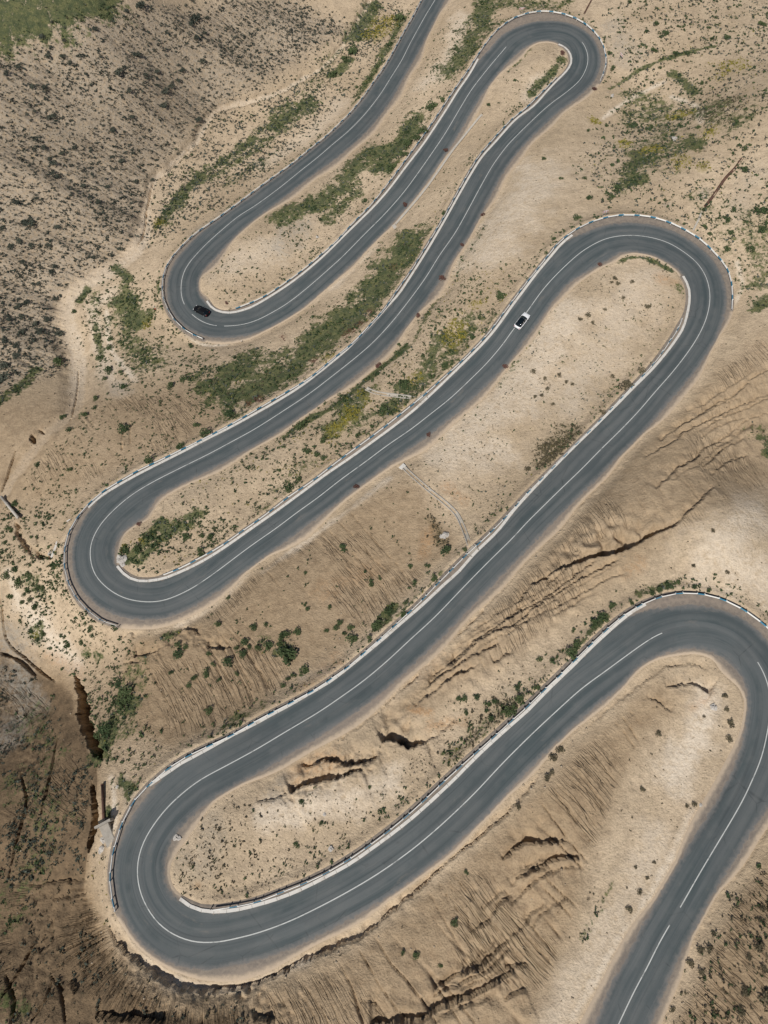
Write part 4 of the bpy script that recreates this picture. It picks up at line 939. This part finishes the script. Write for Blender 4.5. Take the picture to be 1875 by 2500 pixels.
o = link(bpy.data.objects.new('concrete_block', small_mesh('concrete_block', V, F, M['kerb']))); w = ground([(984,1141)])[0]; o.location = (w[0],w[1],zat(w[0],w[1])[0]); o.rotation_euler = (0,0,.8); tag(o,'white concrete block at the top end of the curved drain chute','concrete block')
strip_thing('drain_chute', 'short straight concrete drain chute among green bushes', 'drain', [(894,951),(920,960),(960,966),(1000,971),(1018,972)], chute, M['concrete'], 3.0, 'chute_section')
half = [(.62*math.cos(a),.62-.62*math.sin(a)) for a in np.linspace(0,math.pi,8)]+[(.54*math.cos(a),.62-.54*math.sin(a)) for a in np.linspace(math.pi,0,8)]
half = [(-x,h) for x,h in half]
strip_thing('half_pipe', 'rusty half-pipe flume on the slope right of the right hairpin', 'pipe', [(1813,385),(1795,410),(1772,434),(1755,458),(1738,483),(1720,506)], [(x*.55,h*.5) for x,h in half], M['rust'], 6.0, 'pipe_section')
half2 = [(x*.36,h*.3) for x,h in half]
strip_thing('half_pipe', 'narrow weathered flume reaching the guard rail of the right hairpin', 'pipe', [(1718,510),(1710,525),(1703,541),(1692,563)], half2, M['concrete'], 4.0, 'pipe_section')
strip_thing('half_pipe', 'rusty flume above the topmost hairpin at the picture edge', 'pipe', [(1452,-12),(1440,8),(1425,37)], half2, M['rust'], 5.0, 'pipe_section')
def tube_thing(name, label, cat, a, b_, r, mat, lift=(0.2,0.2)):
    w = ground([a,b_]); p0 = Vector((w[0][0],w[0][1],zat(w[0][0],w[0][1])[0]+lift[0])); p1 = Vector((w[1][0],w[1][1],zat(w[1][0],w[1][1])[0]+lift[1]))
    dv = p1-p0; n = 12
    ring = lambda x, rr: [(x, rr*math.cos(2*math.pi*q_/n), rr*math.sin(2*math.pi*q_/n)) for q_ in range(n)]
    L = dv.length
    V, F = loft([ring(0,r),ring(L,r)])
    V2, F2 = merge(*[loft([ring(L*t-.09,r*1.18),ring(L*t+.09,r*1.18)]) for t in (.02,.35,.68,.98)])
    root = thing(name, label, cat, tuple(p0), 0); root.rotation_euler = dv.to_track_quat('X','Z').to_euler()
    part('pipe', small_mesh('pipe', V, F, mat, True), root); part('flange', small_mesh('flange', V2, F2, mat), root)
    return root
tube_thing('pipe', 'rusty pipe beside the deep gully at the lower left hairpin', 'pipe', (252,1914), (256,2021), .24, M['rust'], (.4,.4))
tube_thing('pipe', 'old pipe spanning a dark ravine at the left picture edge', 'pipe', (3,1213), (50,1268), .33, M['concrete'], (.7,.9))
# culvert mouth below the lower left hairpin
w = ground([(270,2052)])[0]; zc = zat(w[0],w[1])[0]
root = thing('culvert', 'whitish concrete culvert head with a dark mouth below the lower left rail', 'culvert', (w[0],w[1],zc), math.radians(-62))
V, F = bevbox(-2.6,1.0,-.8,.8,-1.2,.12,.08); part('apron', small_mesh('apron', V, F, M['stain']), root, (-.2,-.1,0), (0,.10,0))
V, F = merge((box(-.2,.2,-1.35,-.85,-1.0,.9),BOXF),(box(-.2,.2,.85,1.35,-1.0,.9),BOXF),(box(-.2,.2,-1.349,1.349,.9,1.25),BOXF)); part('head_wall', small_mesh('head_wall', V, F, M['stain']), root, (-2.9,0,-.2))
V, F = loft([[(x_,.8*math.cos(2*math.pi*q_/14),.05+.8*math.sin(2*math.pi*q_/14)) for q_ in range(14)] for x_ in (-3.6,-2.85)]); part('mouth', small_mesh('mouth', V, F, M['dark']), root)  # solid dark plug; the shade inside the opening is put into its colour
# headwall at the small ravine
w = ground([(132,1346)])[0]
root = thing('head_wall', 'small white concrete head wall at the ravine left of the middle hairpin', 'wall', (w[0],w[1],zat(w[0],w[1])[0]), math.radians(78))
V, F = bevbox(-1.4,1.4,-.25,.25,-.8,.35,.04); part('wall_block', small_mesh('wall_block', V, F, M['kerb']), root)
V, F = bevbox(-.35,.35,-.3,.3,-.8,.35,.04); part('wall_block', small_mesh('wall_block', V, F, M['kerb']), root, (1.9,0,.0))

# ------------------------------------------------------------------ signs and posts
def chevron_sign(label, P, face_px, width=1.5, flipc=False):
    w = ground([P, face_px]); zz = zat(w[0][0],w[0][1])[0]
    h = math.atan2(w[1][1]-w[0][1], w[1][0]-w[0][0])-math.pi/2+math.pi
    root = thing('chevron_sign', label, 'road sign', (w[0][0],w[0][1],zz), h, 'bend signs')
    n = 5; st = width/n
    V, F = bevbox(-width/2-.04,width/2+.04,-.02,.02,-.32,.32,.005)
    bd = part('board', small_mesh('board', V, F, M['sign_white']), root, (0,0,1.55))
    for k in range(n):
        if k % 2: continue
        x0 = -width/2+k*st
        V = [(x0,.028,-.28),(x0+st*.62,.028,-.28),(x0+st,.028,0),(x0+st*.62,.028,.28),(x0,.028,.28),(x0+st*.38,.028,0)]
        F = [(0,5,2,1),(5,4,3,2)]
        V2 = V+[(x,-.028,z_) for x,_,z_ in V]; F2 = F+[tuple(q_+6 for q_ in f[::-1]) for f in F]
        part('chevron', small_mesh('chevron', V2, F2, M['sign_red']), bd)
    for sx in (-.45,.45):
        V, F = box(-.035,.035,-.075,-.03,-.5,1.85), BOXF
        part('post', small_mesh('post', V, F, M['post']), root, (sx*width/1.5,0,0))
chevron_sign('red and white chevron sign behind the rail left of the topmost hairpin', (1272,33), (1300,80))
chevron_sign('red and white chevron sign right of the topmost hairpin', (1513,147), (1440,170), 1.3)
chevron_sign('pale chevron sign behind the rail of the right hairpin', (1474,528), (1500,580), 1.3)
def marker(label, P, h, mat1):
    w = ground([P])[0]; root = thing('marker_post', label, 'post', (w[0],w[1],zat(w[0],w[1])[0]), 0)
    n = 8; ring = lambda z_, r: [(r*math.cos(2*math.pi*q_/n), r*math.sin(2*math.pi*q_/n), z_) for q_ in range(n)]
    V, F = loft([ring(-.3,.09),ring(h*.55,.085)]); part('shaft', small_mesh('shaft', V, F, mat1, True), root)
    V, F = loft([ring(h*.55,.088),ring(h*.96,.082),ring(h,.05)]); part('cap', small_mesh('cap', V, F, M['sign_white']), root)
marker('slim reddish marker post among bushes left of the upper left hairpin', (380,757), 1.9, M['sign_red'])
marker('short dark post at the outer edge of the upper left hairpin', (590,835), .8, M['wood'])
w = ground([(168,1276)])[0]
root = thing('marker_post', 'small white bracket standing behind the rail of the middle left hairpin', 'post', (w[0],w[1],zat(w[0],w[1])[0]), .6)
V, F = merge((box(-.05,.05,-.05,.05,-.3,1.0),BOXF),(box(.6,.7,-.05,.05,-.3,1.0),BOXF),(box(-.05,.7,-.06,.06,.9,1.02),BOXF)); part('frame', small_mesh('frame', V, F, M['sign_white']), root)

# ------------------------------------------------------------------ rocks
def rock_mesh(seed):
    r = np.random.default_rng(seed); V = []; F = []
    nu, nv = 9, 6
    for j in range(nv+1):
        for i in range(nu):
            th = math.pi*j/nv; ph = 2*math.pi*i/nu; rr = .5*(1+.28*r.normal())
            V.append((rr*math.sin(th)*math.cos(ph)*1.2, rr*math.sin(th)*math.sin(ph), .62*rr*math.cos(th)))
    for j in range(nv):
        for i in range(nu):
            F.append((j*nu+i, (j+1)*nu+i, (j+1)*nu+(i+1)%nu, j*nu+(i+1)%nu))
    return small_mesh('rock', V, F, M['rock'])
rocks = [rock_mesh(s_) for s_ in range(4)]
ROCKS = [((1078,1311),.8,'white boulder at the roadside scrub below the curved drain chute'),((1087,1308),1.3,'larger grey boulder at the roadside scrub below the curved drain chute'),
((294,1368),1.6,'large pale rock at the inner edge of the middle left hairpin'),((303,1364),1.2,'pale rock beside the large one inside the middle left hairpin'),((300,1378),1.0,'low pale rock nearest the kerb inside the middle left hairpin'),
((1648,340),1.4,'white rock among green bushes near the right edge'),((1494,234),.9,'pale rock on the sand right of the topmost hairpin'),((775,580),.7,'white stone on the grey gravel inside the upper left hairpin'),
((808,2072),.8,'white stone in dry grass above the nearest guard rail'),((793,1988),.5,'tiny white stone on pale sand above the nearest guard rail'),((432,2045),1.1,'grey rock inside the lower left hairpin'),
((120,1350),.9,'white rubble stone at the ravine head wall'),((128,1354),.7,'smaller rubble stone at the ravine head wall'),((287,1922),.5,'white stone on dark gravel by the lower left rail'),((254,2050),.9,'pale rock at the culvert head'),((251,2072),.9,'pale rock below the culvert head'),((246,2079),.7,'small pale rock below the culvert head'),((1741,1727),.9,'dark rock on the rim inside the lower right hairpin'),((1711,1966),.5,'white stone beside the last stretch of road')]
for k, (P, sz, lab) in enumerate(ROCKS):
    w = ground([P])[0]; o = link(bpy.data.objects.new('rock', rocks[k%4])); o.location = (w[0],w[1],zat(w[0],w[1])[0]+.1*sz); o.scale = (sz,)*3; o.rotation_euler = (0,0,k*1.3)
    tag(o, lab, 'rock', 'loose rocks')

# ------------------------------------------------------------------ vegetation
def leaf_cloud(r, n, size, flat=.75, stems=5, lobes=5):
    """leaf faces spread through several lobes; returns quads and tone"""
    cen = [(0,0,.42)]+[(.34*math.cos(a),.34*math.sin(a),.25+.2*r.random()) for a in r.random(lobes)*6.28]
    V = []; tone = []
    for k in range(n):
        c = np.array(cen[r.integers(len(cen))])
        dv = r.normal(size=3); dv /= np.linalg.norm(dv); dv[2] = abs(dv[2])*.9-.15
        p = c+dv*(.12+.20*r.random()**.5)*np.array([1,1,flat])
        p[2] = max(p[2], .02)
        a = r.normal(size=3); a /= np.linalg.norm(a); b_ = np.cross(a, r.normal(size=3)); b_ /= np.linalg.norm(b_)+1e-6
        s1 = size*(.6+.8*r.random()); s2 = s1*(.65+.35*r.random())
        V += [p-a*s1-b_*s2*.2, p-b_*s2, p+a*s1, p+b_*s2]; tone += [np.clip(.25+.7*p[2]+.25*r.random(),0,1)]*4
    for k in range(stems):
        a = r.random()*6.28; q_ = np.array([.3*math.cos(a),.3*math.sin(a),.4]); sdir = np.array([-math.sin(a),math.cos(a),0])*.012
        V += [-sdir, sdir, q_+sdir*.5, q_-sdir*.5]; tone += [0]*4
    return np.array(V), np.array(tone)
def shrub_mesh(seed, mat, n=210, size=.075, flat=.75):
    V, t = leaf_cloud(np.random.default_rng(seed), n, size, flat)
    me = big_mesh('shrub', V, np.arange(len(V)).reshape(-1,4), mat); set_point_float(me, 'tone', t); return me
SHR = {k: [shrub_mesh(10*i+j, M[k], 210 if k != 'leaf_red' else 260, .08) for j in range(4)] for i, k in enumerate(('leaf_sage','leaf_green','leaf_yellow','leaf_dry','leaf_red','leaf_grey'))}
nshrub = 0
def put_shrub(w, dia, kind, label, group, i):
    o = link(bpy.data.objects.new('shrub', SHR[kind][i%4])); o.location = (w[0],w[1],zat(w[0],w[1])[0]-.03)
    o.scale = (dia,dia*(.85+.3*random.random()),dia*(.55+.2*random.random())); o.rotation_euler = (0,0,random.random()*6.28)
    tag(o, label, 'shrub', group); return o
c0 = lambda x0,y0,L: [(x0+a/2.6544,y0+b_/2.6544,s_) for a,b_,s_ in L]
ZONES = [
('leaf_sage','dark round shrub on the scrubby hillside at upper left','shrubs on the upper left hillside',
 c0(0,0,[(915,75,60),(1260,125,55),(1280,280,36),(1180,470,44),(1315,420,36),(340,760,48),(1015,465,34),(350,1075,40),(540,1215,34),(375,1465,34),(780,1605,36),(725,1020,36),(790,1050,34),(885,365,44),(770,465,50),(1070,600,44),(1060,685,42),(845,735,34),(725,840,38),(185,1440,56),(1285,780,34),(1335,115,34),(1240,190,28),(1330,225,30),(620,205,34),(320,285,34),(295,330,40),(100,400,36),(45,480,36),(395,350,36),(445,390,32),(820,85,28),(270,230,36),(415,255,28),(510,350,32),(830,575,34),(950,495,28),(1110,560,40),(1150,520,34),(275,540,30),(210,560,34),(230,900,36),(285,970,30),(490,970,34),(400,1000,28),(380,1165,34),(350,1130,26),(240,1300,30),(690,1215,32),(880,1180,34),(645,1330,28),(980,1160,26),(95,1310,44),(310,1585,30),(150,1430,30),(60,1590,40),(200,1585,34),(120,1560,40),(20,1480,40)])),
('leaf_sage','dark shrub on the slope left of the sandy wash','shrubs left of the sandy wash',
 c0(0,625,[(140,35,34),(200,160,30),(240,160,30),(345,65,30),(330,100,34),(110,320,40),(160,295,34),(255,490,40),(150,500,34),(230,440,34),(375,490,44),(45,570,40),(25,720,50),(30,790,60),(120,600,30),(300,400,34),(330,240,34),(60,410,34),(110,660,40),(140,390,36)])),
('leaf_green','green bush near the foot of the upper left hairpin','bushes below the upper left hairpin',
 c0(0,625,[(800,845,40),(715,595,36),(655,665,44),(715,750,48),(625,925,36),(390,690,60),(1235,582,34),(610,980,30),(680,800,28),(790,765,34),(475,355,30),(720,540,34),(1110,850,44),(1190,800,40)])),
('leaf_green','bush on the cracked slope above the middle left hairpin rail','bushes on the cracked slope',
 c0(0,625,[(800,1125,60),(975,1325,56),(1170,1230,48),(1335,1150,60),(1490,1035,56),(1280,1100,40),(400,1030,36),(540,1030,36),(450,1385,34),(240,1350,30),(95,1605,34),(440,1120,34)])),
('leaf_green','dark bush in the green strip between the two middle roads','bushes between the two middle roads',
 c0(625,625,[(295,1100,56),(1580,270,60),(1395,535,44),(1225,720,44),(1140,790,36),(960,830,60),(400,1285,40),(325,1265,44),(430,1190,44),(930,580,26),(975,580,28),(1080,650,26),(820,1010,60),(1150,880,30),(440,1310,34),(145,1390,24),(210,1530,34),(285,1450,30)])),
('leaf_dry','small bush on the pale flat inside the right hairpin','bushes on the pale flat',
 c0(1250,625,[(735,850,70),(840,745,44),(650,780,26),(670,145,26),(688,180,26),(780,167,24),(720,272,22),(230,860,24),(355,815,24),(310,770,28),(135,750,28),(1060,525,30),(645,170,20),(440,412,28),(490,385,34),(525,435,26),(960,650,34),(590,1015,36),(900,695,34),(600,350,22),(880,325,34),(195,905,24),(150,915,22),(265,960,22),(215,790,22),(390,825,24),(280,1380,34),(100,1385,34)])),
('leaf_green','green bush on the open ground outside the middle left hairpin','bushes outside the middle left hairpin',
 c0(0,1250,[(65,550,36),(225,615,34),(200,570,34),(435,860,40),(525,845,36),(240,490,40),(95,375,40),(130,465,50),(45,415,44),(70,115,36),(35,205,28),(15,265,24),(190,770,34),(275,790,34),(245,830,30),(160,540,28),(150,590,28),(130,710,28),(285,495,30),(185,405,30),(340,470,24),(420,810,24),(600,800,28)])),
('leaf_green','bush on the brown slope below the middle left hairpin','bushes on the brown slope',
 c0(0,1250,[(1165,930,56),(1470,985,60),(1330,1050,44),(1385,990,30),(1590,850,48),(1640,750,44),(1410,735,40),(1355,920,30),(1260,1070,34),(1230,1120,34),(1110,1040,30),(1160,870,44),(1210,870,34),(1530,880,28),(1570,920,44),(1620,875,28),(1415,1090,26),(1530,1050,26),(1350,1290,44),(1480,560,26),(830,1190,90),(760,1110,60),(700,1400,70),(640,1450,60),(790,1240,60)])),
('leaf_green','bush inside the middle left hairpin near the kerb','bushes inside the middle left hairpin',
 c0(0,1250,[(1300,260,56),(1210,165,40),(1365,170,44),(1305,150,30),(800,250,60),(880,240,56),(1170,1250,0.01)][:6])),
('leaf_green','green bush on the rilled slope above the long straight','bushes on the rilled slope',
 c0(625,1250,[(160,840,50),(210,940,90),(300,1030,60),(245,1060,34),(565,240,44),(745,460,44),(1110,350,34),(1025,465,36),(1000,355,28),(615,750,40),(575,785,28),(620,830,60),(520,760,34),(320,397,22),(190,790,56),(265,780,44),(80,870,50),(20,880,40),(60,735,28),(180,1120,34),(205,1085,26),(480,620,28),(340,630,26),(320,600,24),(540,720,34),(455,770,26),(1230,260,60),(710,385,20),(800,435,22),(735,825,34),(860,640,50),(790,740,60),(950,660,44),(970,595,34),(1160,430,40),(1350,245,30)])),
('leaf_green','green bush on the pale strip above the nearest guard rail','bushes along the nearest rail',
 c0(625,1250,[(1495,1245,40),(1320,1215,36),(1425,1200,40),(1355,1205,34),(1355,1300,30),(1550,1225,36),(1620,1300,60),(1520,1350,44)])+
 c0(1250,1250,[(1065,460,38),(1010,485,40),(960,510,40),(430,855,48),(385,920,70),(590,690,60),(535,730,48),(175,950,36),(30,1140,36),(155,1140,40),(645,610,40),(690,670,38),(770,585,34),(910,525,32),(260,965,32),(395,770,28),(10,1280,50),(1180,495,30),(1270,505,30),(60,1210,40)])),
('leaf_dry','dry bush on the slopes inside the lower right hairpin','bushes inside the lower right hairpin',
 c0(1250,1250,[(945,1440,34),(1405,1470,34),(1390,1275,26),(310,1545,44),(1245,1325,18),(1380,1195,28),(265,1590,40),(1420,1370,44),(1180,350,24),(1300,120,24),(1395,390,24)])+c0(1250,1875,[(35,250,34),(825,803,30),(755,920,36),(230,65,40),(845,135,28),(260,30,28),(800,640,20),(920,615,20),(1135,245,20),(1180,235,28),(875,710,22)])),
('leaf_green','lone bush on the bare rilled slope at the bottom','bushes on the bottom slope',
 c0(625,1875,[(295,225,34),(1285,1000,44),(1043,1220,40),(265,500,34),(950,1200,26),(1195,1290,28),(425,360,26),(735,125,20),(1365,680,30)])),
('leaf_dry','scrub bush on the rough slope at the lower right corner','bushes at the lower right corner',
 c0(1250,1875,[(1270,1175,50),(1220,1170,44),(1590,1150,60),(1640,1500,80),(1230,1330,40),(1310,1080,30),(1620,905,34),(1150,1270,44),(1040,1560,30),(1480,1580,44),(1530,1220,34),(1620,1300,44),(1500,1440,50),(1610,990,30)])),
('leaf_green','bush on the scrubby ground right of the topmost hairpin','bushes right of the topmost hairpin',
 c0(1250,0,[(205,1030,26),(490,850,22),(610,815,24),(650,1275,34),(420,1415,40),(955,440,22),(870,210,20),(990,230,40),(840,300,22),(690,215,20),(1210,825,26),(1500,965,40),(1540,942,22),(650,450,34),(630,350,30),(925,160,34),(920,340,40),(755,15,30),(1390,245,40),(1230,540,30),(1620,160,44),(1500,1105,44),(500,1280,40),(1600,1380,70),(1610,1490,56),(1390,1425,40),(1430,1360,30),(1550,1620,40),(1390,1620,36),(1280,1525,30),(1250,1475,30),(20,525,22),(270,1555,28),(215,1640,26),(465,1155,26),(320,1157,26),(680,1230,50),(1240,1360,26),(1420,1510,34),(1060,350,34)])),
('leaf_green','bush on the bank between the two upper roads','bushes between the two upper roads',
 c0(625,0,[(1210,655,34),(1085,855,50),(990,945,60),(880,1100,56),(360,1160,60),(650,1480-1000,.01),(705,1305,36),(810,720,26),(770,780,30),(735,825,26),(1140,700,60),(1050,900,56),(960,1010,50),(1505,685,24),(1215,1380,30),(730,520,36),(650,575,28),(790,440,34),(860,300,40),(940,120,56),(575,395,40),(640,340,60),(500,490,44)][:5]+[(705,1305,36),(810,720,26),(770,780,30),(735,825,26),(1140,700,60),(1050,900,56),(960,1010,50),(1505,685,24),(1215,1380,30),(730,520,36),(650,575,28),(790,440,34),(860,300,40),(940,120,56),(575,395,40),(640,340,60),(500,490,44)])),
]
cnt = 0; taken = []
ORD = ['first','second','third','fourth','fifth','sixth','seventh','eighth','ninth','tenth','eleventh','twelfth','thirteenth','fourteenth','fifteenth','sixteenth','seventeenth','eighteenth','nineteenth','twentieth']
def bands(L):
    """top to bottom bands of at most ten, each ordered from the left"""
    L = sorted([l for l in L if l[2] >= 5], key=lambda l: l[1]); nb = max(1, math.ceil(len(L)/10)); out = []
    names = {1:[''],2:['upper','lower'],3:['upper','middle','lower'],4:['top','upper middle','lower middle','bottom']}.get(nb) or ['topmost']+[ORD[k]+' highest' for k in range(1,nb-1)]+['lowest']
    for k in range(nb):
        B = sorted(L[k*len(L)//nb:(k+1)*len(L)//nb], key=lambda l: l[0])
        for q_, l in enumerate(B): out.append((l, (', '+names[k]+' band' if nb > 1 else '')+', '+ORD[q_]+' from left'))
    return out
for kind, lab0, grp, L in ZONES:
    for (x_, y_, s_), suffix in bands(L):
        lab = lab0+suffix
        w = ground([(x_,y_)])[0]
        if road_over(w[0],w[1]) < .1: continue
        dia = s_/2.6544*px_scale((x_,y_))*1.12
        put_shrub(w, dia, kind, lab, grp, cnt); taken.append((w[0],w[1],dia)); cnt += 1
REDB = [((1375,131),16,'dark red bush on the tip of ground inside the topmost hairpin'),((1452,217),14,'dark red bush where the rail of the topmost hairpin ends'),((1088,367),13,'reddish bush at the road edge beside the long concrete wall'),((987,501),14,'reddish bush at the lower end of the long concrete wall'),((1177,524),13,'red-brown bush pair on sand right of the second upper road'),((1126,599),12,'small red-brown bush on sand left of the bare pale slope'),((1079,681),18,'red-brown bush at the road edge above the yellow weeds'),((1019,771),13,'red-brown bush on the gravel verge of the middle road'),((921,892),17,'dark red bush beside the green strip of the middle road'),((1235,894),15,'red-brown bush below the white car at the road edge'),((1047,1062),14,'dark red bush on the verge near the top of the curved chute'),((870,1190),15,'reddish bush on the verge left of the curved chute'),((552,741),11,'small reddish bush just inside the upper left hairpin'),((1465,645),15,'red-brown bush at the inner edge of the right hairpin'),((340,1280),12,'dark red bush at the inner edge of the middle left hairpin')]
for k, (P, dpx, lab) in enumerate(REDB):
    w = ground([P])[0]; dia = dpx*px_scale(P)*.85
    o = put_shrub(w, dia, 'leaf_red', lab, 'red-brown bushes by the road', k); o.scale.z = dia*.45
    if road_over(w[0],w[1]) < .4: o.location.z = road_z(w[0],w[1])+.02
    cnt += 1
print('single shrubs', cnt)

# scattered small growth: too many to count, one object for each sort
area = (np.gradient(ys)[:,None]*(np.gradient(xn)[None,:]*hw[:,None])).ravel()
inner = (np.abs(np.tile(xn, len(ys))) <= 1.0) & (Y > -46) & (Y < 260) & (OVR > .25)
clump = sstep(-.25,.45,fbm(X*.12,Y*.12,71,3)); clump2 = sstep(-.1,.5,fbm(X*.3,Y*.3,75,2))
V2 = poly([(900,0),(1000,0),(860,220),(640,430),(420,580),(340,600),(380,440),(520,290),(830,120)],8)
V3 = poly([(1500,-20),(1900,-20),(1900,640),(1790,600),(1660,520),(1480,505),(1400,420),(1480,300),(1560,200),(1480,60)],8)
V4 = poly([(200,690),(390,640),(400,780),(520,850),(560,1000),(250,950),(180,800)],8)
V5 = poly([(60,1230),(180,1200),(150,1400),(280,1540),(330,1560),(300,1700),(420,1830),(330,1900),(250,1860),(180,1640),(0,1500),(0,1250)],8)
V7 = poly([(1120,650),(1300,640),(1150,850),(900,1060),(420,1400),(300,1400),(350,1280),(640,1080),(1000,840)],8)
V8 = poly([(450,2190),(430,2050),(560,1980),(880,1930),(1080,1750),(1250,1640),(1560,1440),(1600,1460),(1300,1700),(1060,1900),(850,2080),(620,2200)],8)
V9 = poly([(1450,680),(1650,680),(1660,780),(1250,1230),(1120,1330),(980,1130),(1250,900)],8)
V10 = poly([(1080,60),(1200,40),(1120,190),(800,600),(560,750),(510,730),(520,640),(760,470),(960,300)],8)
V11 = poly([(1230,200),(1380,130),(1340,230),(1150,430),(1000,640),(700,900),(560,960),(600,830),(900,600)],8)
def scatter(n, dens, smin, smax, power=2.0):
    p = dens*area*inner; p = np.clip(p, 0, None); c = np.cumsum(p); c /= c[-1]
    i = np.searchsorted(c, rng.random(n)); i = np.clip(i, 0, len(X)-1)
    s_ = smin+(smax-smin)*rng.random(n)**power
    return X[i]+rng.normal(0,.08,n), Y[i]+rng.normal(0,.08,n), Z[i], s_
def stuff(name, label, mat, sets, nleaf=9, lsize=.3, flat=.6):
    VV = []; TT = []
    proto = []
    for k in range(24):
        V, t = leaf_cloud(np.random.default_rng(500+k), nleaf, lsize, flat, 0, 3); proto.append((V,t))
    for (x,y,z_,s_) in sets:
        for k in range(24):
            sel = np.arange(k, len(x), 24)
            if len(sel) == 0: continue
            V, t = proto[k]; a = rng.random(len(sel))*6.28; ca, sa = np.cos(a), np.sin(a)
            px_ = V[None,:,0]*ca[:,None]-V[None,:,1]*sa[:,None]; py_ = V[None,:,0]*sa[:,None]+V[None,:,1]*ca[:,None]
            sc = s_[sel][:,None]
            P_ = np.stack([x[sel][:,None]+px_*sc, y[sel][:,None]+py_*sc, z_[sel][:,None]-.02+V[None,:,2]*sc*.75], -1)
            VV.append(P_.reshape(-1,3)); TT.append((t[None]*.7+.3*rng.random((len(sel),1))).ravel())
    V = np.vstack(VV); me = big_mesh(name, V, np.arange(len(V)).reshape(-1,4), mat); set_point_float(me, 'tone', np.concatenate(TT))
    o = link(bpy.data.objects.new(name, me)); o['kind'] = 'stuff'; o['label'] = label; o['category'] = 'scrub'
    print(name, len(V)//4)
railD = bil(HR, cx, cy, GX0, GY0, DST)*sstep(.2,.6,OVR)*sstep(4.5,1.5,OVR)
mead = sstep(0,1,poly([(-150,-60),(330,-60),(250,30),(0,130),(-150,160)],8))
nogrow = (1-.85*g_pale)*(1-.75*np.clip(m45+m56+m67,0,1))
hillD = mhill*(.45+.55*clump)*(1-wash)*(1-g_green)
stuff('sage_scrub', 'low dark sage scrub dotting the upper left hillside', M['leaf_sage'], [scatter(6500,hillD,.4,1.15,2.0),scatter(8500,hillD,.18,.45,1.5),
   scatter(900,np.clip(mll+.3*mfan,0,1)*clump,.3,1.0,2), scatter(1300, V2*(.3+clump), .35,1.0), scatter(1300,V3*(.3+clump),.3,1.0)], 11, .2)
stuff('green_scrub', 'leafy green scrub and weeds filling the damp strips', M['leaf_green'], [scatter(5600,g_green*(.15+.85*clump2)*(1-.8*mead),.25,.95,1.8),
   scatter(1500,V3*(.2+clump)*nogrow,.3,1.1,1.8), scatter(700,V2*clump*nogrow,.3,.9), scatter(900,V4*(.2+clump),.3,.9), scatter(1100,V5*(.2+clump),.3,1.0,1.8), scatter(500,mlm*(.2+clump),.25,.7), scatter(1300,V7*(.2+clump)*nogrow,.25,.9), scatter(170,V8*clump2,.2,.55), scatter(200,V9*clump2*nogrow,.25,.6), scatter(700,V10*(.15+clump),.25,.8), scatter(350,V11*clump*nogrow,.25,.6), scatter(160,mrb,.3,.9),scatter(160,m45*clump2,.3,.7), scatter(1700,railD*(.15+clump),.25,.85,1.7)], 11, .22)
stuff('grey_green_scrub', 'grey-green scrub mixed through the weeds', M['leaf_grey'], [scatter(1800,g_green*clump*(1-mead),.25,.7),scatter(1200,V3*clump2,.25,.7),scatter(1500,V2*(.3+clump2),.3,.8),scatter(900,hillD,.25,.55),scatter(300,V9*clump,.2,.5),scatter(250,V10,.2,.5)], 9, .28)
stuff('yellow_flowers', 'patches of yellow flowering weeds', M['leaf_yellow'], [scatter(2400,g_yel*(.2+.8*clump2),.2,.6),scatter(500,V7*clump2*nogrow,.15,.4),scatter(350,V3*clump2,.15,.45),scatter(250,railD*clump2,.15,.4),scatter(500,g_green*clump2*(1-mead),.15,.4)], 9, .28)
gen = nogrow*sstep(.6,3,OVR)*(.15+.85*clump2)*(1-wash)
stuff('dry_tufts', 'tiny dry tufts speckling the sandy ground', M['leaf_dry'], [scatter(6500,gen*(1-.5*mhill),.12,.38,1.6),scatter(2600,1.4*V8+.8*V9*clump+.6*V10+.5*V5+V7,.12,.36,1.6),scatter(1200,g_olive,.2,.6),scatter(1700,g_green*(1-mead),.2,.55),scatter(500,mrb+.4*mfan,.2,.6)], 8, .3)
stuff('red_weeds', 'rust-red weeds in the dark green strip', M['leaf_red'], [scatter(260,g_red+1e-9,.15,.45)], 9, .28)

# loose stones
ico = np.array([(1,0,0),(0,1,0),(-1,0,0),(0,-1,0),(0,0,.7),(0,0,-.5)],float); icf = np.array([(0,1,4),(1,2,4),(2,3,4),(3,0,4),(1,0,5),(2,1,5),(3,2,5),(0,3,5)])
sx, sy, sz, ss = [np.concatenate(a) for a in zip(scatter(3000, sstep(.3,1.5,OVR)*(.1+clump2)*(1-mhill), .06,.22,2.5), scatter(1300, sstep(.2,.6,OVR)*sstep(4,1,OVR), .08,.3,2.5), scatter(500, wash+.5*DEEP, .08,.3,2))]
n_ = len(sx); R_ = rng.random((n_,6,1))*.7+.65; a_ = rng.random(n_)*6.28
b0 = ico[None]*R_*ss[:,None,None]
VV = np.stack([sx[:,None]+b0[...,0]*np.cos(a_)[:,None]-b0[...,1]*np.sin(a_)[:,None], sy[:,None]+b0[...,0]*np.sin(a_)[:,None]+b0[...,1]*np.cos(a_)[:,None], sz[:,None]+b0[...,2]], -1).reshape(-1,3)
FF = (icf[None]+6*np.arange(n_)[:,None,None]).reshape(-1,3)
M['stone'] = mat_simple('loose_stone', (.36,.295,.215), .95, .45, .8)
o = link(bpy.data.objects.new('loose_stones', big_mesh('loose_stones', VV, FF, M['stone']))); o['kind'] = 'stuff'; o['label'] = 'loose tan stones strewn along verges and slopes'; o['category'] = 'stones'
